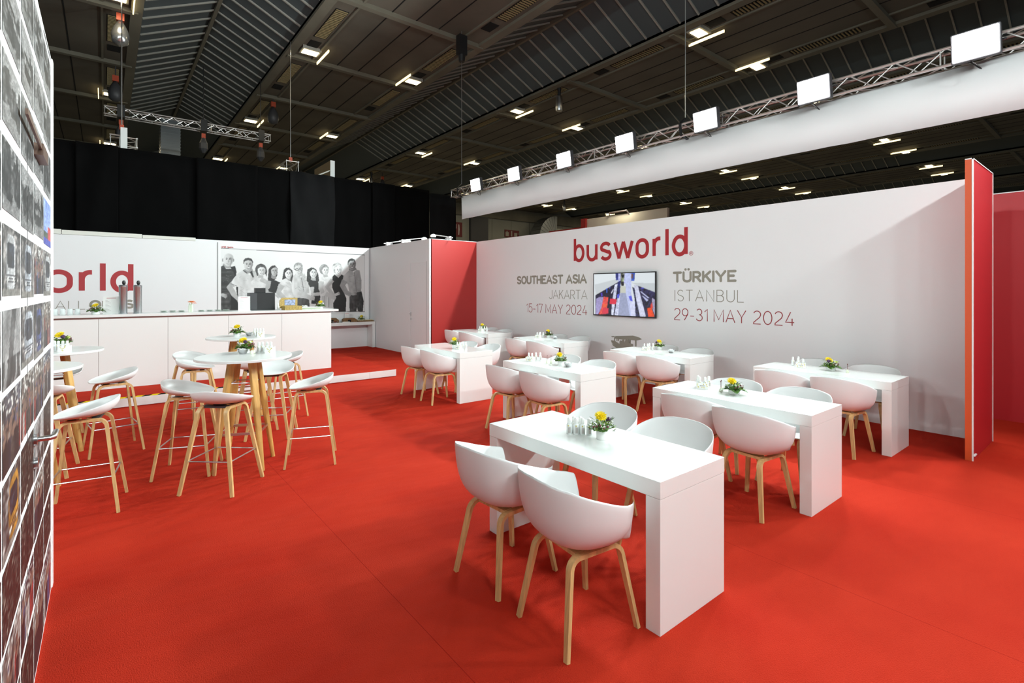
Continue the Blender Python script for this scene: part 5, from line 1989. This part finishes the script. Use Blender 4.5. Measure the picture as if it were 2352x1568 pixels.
r1, r2, r3 = 'the front round table', 'the rear round table', 'the left round table'
make_flowers('flower_bowl', 'white pot with purple, lime and yellow flowers on the front round table', 'flowers', (1.10, 5.66, RH), 17, 0.6, 2.4, 1.05, True, True)
bowl_at(1.065, 5.575, RH, r1)
vials_at([(1.13, 5.50), (1.155, 5.53)], RH, r1)
bottles_at([(1.215, 5.60), (1.25, 5.60), (1.285, 5.57), (1.315, 5.54)], RH, r1, 'pump bottles on ' + r1)
carton_at(1.295, 5.49, RH, -0.5, r1)
make_flowers('flower_bowl', 'white pot with yellow gerbera and a broad leaf on the rear round table', 'flowers', (1.41, 7.74, RH), 19, 0.7, 0.7, 1.1, False, False)
bowl_at(1.55, 7.70, RH, r2)
bottles_at([(1.595, 7.60), (1.63, 7.62), (1.66, 7.58), (1.69, 7.54)], RH, r2, 'pump bottles on ' + r2)
carton_at(1.635, 7.44, RH, -0.4, r2)
make_flowers('flower_bowl', 'white pot with lime and purple flowers on the left round table', 'flowers', (-0.36, 7.25, RH), 21, 0.2, 2.8, 1.15, True, True)
carton_at(-0.32, 6.93, RH, -0.4, r3)
bottles_at([(-0.30, 6.94), (-0.335, 6.955), (-0.37, 6.97), (-0.40, 7.0)], RH + 0.004, r3, 'pump bottles on ' + r3)

# ================================================================== ON THE BAR COUNTER
make_flowers('flower_bowl', 'white pot of yellow gerbera on the left part of the bar counter', 'flowers', (-0.11, 10.45, CT), 23, 0.9, 1.0, 1.25, False, False)
make_flowers('flower_bowl', 'white pot of small yellow flowers at the right end of the bar counter', 'flowers', (3.46, 10.60, CT), 25, 0.7, 0.3, 1.15, False, True)


def menu_stand(label, x, y, z, wv=0.21, hv=0.28):
    t = thing('menu_stand', label, 'menu stand', (x, y, z), 0, 'menu stands')
    MB().box(-wv / 2, wv / 2, -0.004, 0.004, 0.0, hv).build('card', M_PAPER, t)
    MB().box(-wv / 2 - 0.012, wv / 2 + 0.012, -0.04, 0.04, 0.0, 0.004).build('foot', M_CERAM, t)
    p = MB()
    p.box(-0.06, 0.06, -0.0055, -0.004, hv * 0.88, hv * 0.92)
    p.build('red_heading', mat('pale_red_ink', (0.62, 0.36, 0.38), 0.6), t)
    p = MB()
    for i in range(9):
        p.box(-wv * 0.36, -wv * 0.36 + 0.03 + 0.02 * (i % 3), -0.0055, -0.004, hv * (0.76 - 0.075 * i), hv * (0.76 - 0.075 * i) + 0.006)
    p.build('price_lines', mat('pale_ink', (0.55, 0.52, 0.52), 0.6), t)
    return nest(t, 'card', ('red_heading', 'price_lines'))


menu_stand('white menu card standing on the bar beside the left flower pot', 0.085, 10.49, CT)
menu_stand('white menu card standing in front of the black box on the bar', 2.02, 10.46, CT, 0.20, 0.265)


def beer_tap(label, x, y):
    t = thing('tap_column', label, 'beer tap', (x, y, CT), 0, 'steel tap columns')
    MB().lathe([(0.062, 0), (0.062, 0.012), (0.056, 0.014), (0.058, 0.42), (0.060, 0.425), (0.060, 0.46), (0.04, 0.468)], n=28).build('column', M_CHROME, t, smooth=True)
    MB().lathe([(0.012, 0.466), (0.022, 0.48), (0.026, 0.51), (0.018, 0.535), (0.004, 0.54)], cx=0.01, n=14).build('knob', M_BLACK, t, smooth=True)
    MB().tube([(0, 0.05, 0.42), (-0.01, 0.13, 0.42), (-0.01, 0.14, 0.36)], 0.012, 8).build('spout', M_CHROME, t, smooth=True)


beer_tap('tall chrome tap column on the bar, left of the pair', 0.235, 10.40)
beer_tap('tall chrome tap column on the bar, right of the pair', 0.425, 10.40)
t = thing('flower_vase', 'small glass vase with an orange gerbera on the bar', 'vase', (1.18, 10.47, CT))
MB().lathe([(0.036, 0), (0.040, 0.005), (0.040, 0.10), (0.034, 0.12), (0.036, 0.13)], n=20).build('glass', mat('greenish_glass', (0.80, 0.88, 0.74), 0.08, coat=0.4, alpha=0.45), t, smooth=True)
MB().tube([(0, 0, 0.01), (0.01, 0, 0.16)], 0.004, 6).tube([(0.01, 0, 0.01), (-0.02, 0, 0.15)], 0.003, 6).build('stem', M_LEAF2, t)
o_ = MB()
petals(o_, (0.01, 0, 0.165), 0.062, 16, 3, 0.25, random.Random(3), 0.35)
petals(o_, (0.05, 0.0, 0.155), 0.04, 12, 2, -0.1, random.Random(4), 0.35)
o_.build('orange_gerbera', M_ORPET, t)
# upturned glasses at the left, stacked saucers in the middle
g0 = None
for i in range(7):
    x = -0.86 + i * 0.088
    lbl = 'upturned clear glass in the row left of the flower pot on the bar'
    if g0 is None:
        g0 = tag(MB().lathe([(0.036, 0), (0.037, 0.002), (0.030, 0.088), (0.028, 0.09), (0.034, 0.004)], n=18).build('drinking_glass', mat('frosty_glass', (0.86, 0.90, 0.90), 0.08, coat=0.5, alpha=0.45), smooth=True), lbl, 'glass', 'upturned glasses on the bar')
        g0.location = (x, 10.50, CT)
    else:
        q = g0.copy()
        C.objects.link(q)
        q.location = (x, 10.50 + 0.01 * (i % 2), CT)
s0 = None
for x, y in ((0.80, 10.62), (0.93, 10.63), (1.06, 10.63), (1.36, 10.62), (1.49, 10.62), (1.62, 10.62), (1.75, 10.61)):
    lbl = 'low stack of glass saucers along the middle of the bar'
    if s0 is None:
        m_ = MB()
        for k in range(3):
            m_.lathe([(0.035, 0.009 * k), (0.058, 0.009 * k + 0.006), (0.058, 0.009 * k + 0.008)], n=18)
        s0 = tag(m_.build('saucer_stack', mat('green_glass', (0.62, 0.72, 0.64), 0.1, coat=0.4), smooth=True), lbl, 'saucers', 'saucer stacks on the bar')
        s0.location = (x, y, CT)
    else:
        q = s0.copy()
        C.objects.link(q)
        q.location = (x, y, CT)
# black cash box / terminal
t = thing('cash_terminal', 'black boxy cash terminal on the bar in front of the group picture', 'terminal', (2.36, 10.62, CT))
MB().box(-0.22, 0.22, -0.06, 0.20, 0, 0.33).build('cabinet', M_BLACK, t, bevel=0.004)
MB().box(-0.222, -0.10, -0.065, -0.06, 0.01, 0.325).build('side_panel', M_DARK, t)
MB().box(-0.12, 0.06, -0.02, 0.10, 0.33, 0.42).build('printer', M_BLACK, t, bevel=0.004)
make_flag = None
q = dup(bt0, (2.60, 10.40, CT), 0.2, 'single white pump bottle between the black terminal and the wicker box', 'single bottle on the bar', (1.15, 1.15, 1.15))
# open wicker tea box
t = thing('wicker_box', 'open golden wicker box with a blue picture in its lid on the bar', 'box', (2.83, 10.36, CT), 0.1)
M_WICK = mat('golden_wicker', (0.42, 0.28, 0.07), 0.6, noise=(60, 0.5, (1, 1, 2)), bump=(90, 0.5))
MB().box(-0.16, 0.17, -0.09, 0.09, 0, 0.075).build('base', M_WICK, t, bevel=0.006)
lid = MB()
lid.prism([(-0.20, 0.0), (0.14, 0.0), (0.17, 0.20), (-0.13, 0.205), (-0.17, 0.16)], (0, 0.10, 0.03), (1, 0, 0), (0, 0.35, 0.94), (0, -0.94, 0.35), 0.03)
lid.build('lid', M_WICK, t)
pic = MB()
pic.prism([(-0.10, 0.05), (0.10, 0.05), (0.125, 0.165), (-0.085, 0.165)], (0, 0.072, 0.038), (1, 0, 0), (0, 0.35, 0.94), (0, -0.94, 0.35), 0.003)
pic.build('lid_picture', mat('blue_picture', (0.28, 0.33, 0.50), 0.5, noise=(30, 0.6, (1, 1, 1))), t)
nest(t, 'lid', ('lid_picture',))
# flat gift with ribbon
t = thing('wrapped_gift', 'flat see-through gift box with white ribbon lying right of the wicker box', 'gift', (3.16, 10.55, CT), -0.12)
MB().box(-0.20, 0.26, -0.08, 0.10, 0, 0.028).build('box', mat('pale_green_film', (0.62, 0.68, 0.52), 0.15, coat=0.5), t, bevel=0.004)
MB().box(-0.22, 0.28, -0.10, 0.12, 0.028, 0.044).build('lid', M_PAPER, t, bevel=0.003)
bwm = MB()
for i in range(12):
    a = i * 0.55
    bwm.strip([(-0.03, 0, 0.044), (-0.03 + 0.05 * math.cos(a), 0.04 * math.sin(a), 0.075), (-0.03 + 0.06 * math.cos(a + .4), 0.05 * math.sin(a + .4), 0.05)], 0.012, 0.001, (math.sin(a), -math.cos(a), 0.2))
bwm.build('ribbon_bow', M_PAPER, t)

# ================================================================== ON THE BUFFET TABLE
BZ = 0.755
make_flowers('flower_bowl', 'small dark pot of yellow flowers on the white buffet table', 'flowers', (5.86, 14.33, BZ), 27, 0.4, 0.3, 1.2, False, True)
M_KRAFT = mat('kraft_brown', (0.20, 0.10, 0.035), 0.7, noise=(12, 0.3, (1, 1, 1)))
for (x, y, wv, hv, lbl) in ((4.62, 14.26, 0.30, 0.11, 'brown sloping bread box at the left of the buffet table'), (4.98, 14.27, 0.34, 0.13, 'brown bread box with dark slot in the middle of the buffet table'), (5.48, 14.27, 0.40, 0.115, 'brown folded basket beside the pastry tray')):
    t = thing('bread_box', lbl, 'basket', (x, y, BZ), 0, 'brown boxes on the buffet')
    MB().prism([(-wv / 2, 0), (wv / 2, 0), (wv / 2, hv * 0.55), (wv / 2 - 0.08, hv), (-wv / 2 + 0.05, hv), (-wv / 2, hv * 0.7)], (0, 0.07, 0), (1, 0, 0), (0, 0, 1), (0, -1, 0), 0.14).build('box', M_KRAFT, t)
    MB().box(-wv * 0.18, wv * 0.05, -0.074, -0.068, 0.01, hv * 0.6).build('slot', M_HOLE, t)
for (x, lbl) in ((4.72, 'small white saucer bowl at the left front of the buffet table'), (5.02, 'small grey saucer bowl at the middle front of the buffet table'), (5.33, 'small white folded napkin pile at the front of the buffet table')):
    if 'napkin' in lbl:
        tag(MB().box(x - 0.10, x + 0.10, 14.12, 14.17, BZ, BZ + 0.02).build('napkin_pile', M_PAPER, bevel=0.003), lbl, 'napkins')
    else:
        tag(MB().lathe([(0.05, 0), (0.085, 0.03), (0.09, 0.045), (0.075, 0.045), (0.05, 0.015)], x, 14.165, 22, BZ).build('saucer', M_STEEL if 'grey' in lbl else M_CERAM, smooth=True), lbl, 'bowl')
menu_stand('small white card on a stand at the back of the buffet table', 5.46, 14.40, BZ, 0.13, 0.27)
t = thing('pastry_tray', 'wooden tray of small pale buns at the right end of the buffet table', 'tray', (5.92, 14.22, BZ))
MB().box(-0.24, 0.24, -0.08, 0.08, 0, 0.028).build('tray', M_KRAFT, t, bevel=0.004)
b0 = None
for i in range(9):
    for j in range(2):
        lbl = 'small pale bun on the wooden pastry tray'
        x, y = 5.92 - 0.20 + 0.05 * i, 14.22 - 0.035 + 0.07 * j
        if b0 is None:
            b0 = tag(MB().ico((0, 0, 0.014), 0.023, 2, (1, 1, 0.62)).build('bun', mat('pale_bun', (0.72, 0.60, 0.38), 0.6), smooth='all'), lbl, 'bun', 'buns on the pastry tray')
            b0.location = (x, y, BZ + 0.028)
        else:
            q = b0.copy()
            C.objects.link(q)
            q.location = (x, y, BZ + 0.028)

# ================================================================== WALL SCREEN
TVY0, TVY1, TVZ0, TVZ1, TVX = 6.815, 5.352, 1.178, 2.005, XW - 0.055
tv = thing('wall_screen', 'flat television screen on the lettered wall showing a bright coach aisle', 'television', (0, 0, 0))
MB().box(TVX, XW, TVY1 + 0.08, TVY0 - 0.08, TVZ0 + 0.1, TVZ1 - 0.1).build('back_case', M_BLACK, tv)
MB().box(TVX - 0.012, TVX + 0.012, TVY1, TVY0, TVZ0, TVZ1).build('bezel', M_BLACK, tv, bevel=0.003)
SY, SZ = (TVY0 - 0.02, TVY1 + 0.02), (TVZ0 + 0.022, TVZ1 - 0.018)
SNX, SNY = 192, 108
a_, b_ = np.meshgrid(np.linspace(0, 1, SNX), np.linspace(0, 1, SNY))
scr = np.zeros((SNY, SNX, 3))
scr[:] = (225, 232, 238)


def sp(x, y):
    p = on_x(1340 + x / 6.535, 600 + y / 6.535, TVX - 0.013)
    return ((SY[0] - p[1]) / (SY[0] - SY[1]), (p[2] - SZ[0]) / (SZ[1] - SZ[0]))


def spoly(pts, col, n=0.0):
    mk = inside([sp(*p) for p in pts], a_, b_)
    v = np.array(col)[None, :] * (1 + n * (smooth_noise(rg, SNY, SNX, 3, 3)[mk][:, None] - 0.5))
    scr[mk] = v


spoly([(170, 150), (490, 150), (500, 290), (170, 520)], (228, 236, 240))
spoly([(170, 350), (520, 260), (545, 300), (185, 520)], (205, 212, 216))
spoly([(720, 150), (1110, 150), (1110, 480), (820, 360), (720, 320)], (226, 234, 238))
spoly([(720, 320), (1110, 330), (1110, 480), (830, 370)], (200, 208, 212))
spoly([(480, 150), (520, 150), (520, 280), (490, 285)], (50, 60, 140), 0.6)
spoly([(700, 150), (775, 150), (765, 295), (695, 290)], (60, 90, 190), 0.5)
spoly([(710, 185), (750, 190), (740, 260), (705, 250)], (110, 75, 70), 0.5)
spoly([(520, 150), (700, 150), (690, 330), (520, 330)], (185, 190, 240), 0.4)
spoly([(180, 510), (560, 290), (540, 480), (480, 820), (180, 820)], (28, 24, 50), 1.2)
spoly([(800, 360), (1115, 480), (1115, 860), (930, 840), (860, 640)], (42, 40, 72), 1.2)
spoly([(560, 180), (620, 180), (615, 250), (600, 360), (560, 350)], (120, 125, 110), 1.0)
spoly([(572, 200), (606, 200), (606, 245), (572, 245)], (20, 22, 30))
spoly([(568, 250), (608, 250), (608, 300), (568, 300)], (150, 165, 130), 0.8)
spoly([(570, 300), (610, 310), (605, 365), (568, 365)], (40, 42, 45), 0.8)
spoly([(545, 370), (635, 370), (640, 480), (550, 480)], (205, 208, 195))
spoly([(555, 475), (635, 475), (715, 830), (515, 830)], (160, 168, 200), 0.1)
spoly([(515, 310), (560, 290), (545, 520), (510, 560)], (40, 45, 110), 0.8)
spoly([(470, 350), (515, 330), (450, 830), (420, 800), (425, 640)], (215, 220, 245), 0.4)
spoly([(505, 560), (550, 500), (520, 830), (460, 830)], (205, 210, 240), 0.5)
spoly([(620, 180), (720, 180), (720, 480), (760, 830), (700, 830), (640, 480)], (195, 205, 245), 0.15)
spoly([(690, 560), (790, 620), (850, 830), (715, 830)], (215, 220, 250), 0.15)
spoly([(735, 385), (765, 400), (850, 830), (785, 830), (770, 560)], (40, 42, 70), 2.0)
spoly([(760, 350), (820, 370), (940, 830), (850, 830), (790, 560)], (212, 216, 240), 0.2)
spoly([(680, 525), (720, 515), (740, 595), (700, 590)], (90, 95, 225))
spoly([(505, 500), (540, 485), (535, 550), (505, 550)], (85, 95, 225))
spoly([(845, 450), (870, 450), (995, 550), (970, 555)], (200, 205, 240))
spoly([(870, 510), (900, 520), (980, 580), (950, 605)], (190, 195, 235))
spoly([(860, 400), (905, 395), (905, 415), (865, 415)], (70, 70, 190))
spoly([(190, 560), (250, 530), (320, 540), (270, 700), (220, 800), (185, 800)], (165, 155, 205), 0.2)
spoly([(305, 530), (375, 535), (365, 640), (340, 790), (225, 800), (270, 700)], (232, 80, 75), 0.3)
spoly([(290, 700), (378, 700), (375, 785), (285, 785)], (222, 55, 80))
spoly([(300, 640), (350, 636), (340, 690), (290, 690)], (240, 100, 60))
spoly([(400, 560), (500, 565), (490, 640), (392, 640)], (225, 50, 75))
spoly([(1030, 545), (1110, 600), (1110, 800), (1080, 830), (1030, 700)], (160, 155, 185), 0.3)
spoly([(955, 700), (1020, 690), (1070, 830), (975, 835)], (240, 75, 30), 0.2)
spoly([(1005, 660), (1030, 610), (1045, 700), (1010, 700)], (225, 70, 60))
spoly([(260, 470), (285, 470), (290, 520), (265, 530)], (80, 60, 190))
spoly([(340, 410), (362, 405), (360, 470), (345, 470)], (60, 100, 210))
spoly([(385, 390), (410, 385), (405, 405), (388, 415)], (80, 80, 190))
spoly([(412, 470), (455, 400), (450, 440), (420, 490)], (220, 220, 235))
scr = blur(scr, 2)
raster_mesh('picture', scr, lambda a, b: (TVX - 0.0135, SY[0] + (SY[1] - SY[0]) * a, SZ[0] + (SZ[1] - SZ[0]) * b), M_SCREEN, tv)

# black bag and cable on the floor under the wall-side tables
t = thing('black_bag', 'black bag with a handle on the floor against the lettered wall', 'bag', (7.25, 9.40, 0))
MB().box(-0.16, 0.16, -0.10, 0.10, 0, 0.32).build('body', M_BLACK, t, bevel=0.03)
MB().tube([(-0.10, 0, 0.31)] + [(-0.10 + 0.2 * f, 0, 0.31 + 0.14 * math.sin(PI * f)) for f in np.linspace(0.05, 0.95, 9)] + [(0.10, 0, 0.31)], 0.012, 8).build('handle', M_BLACK, t)
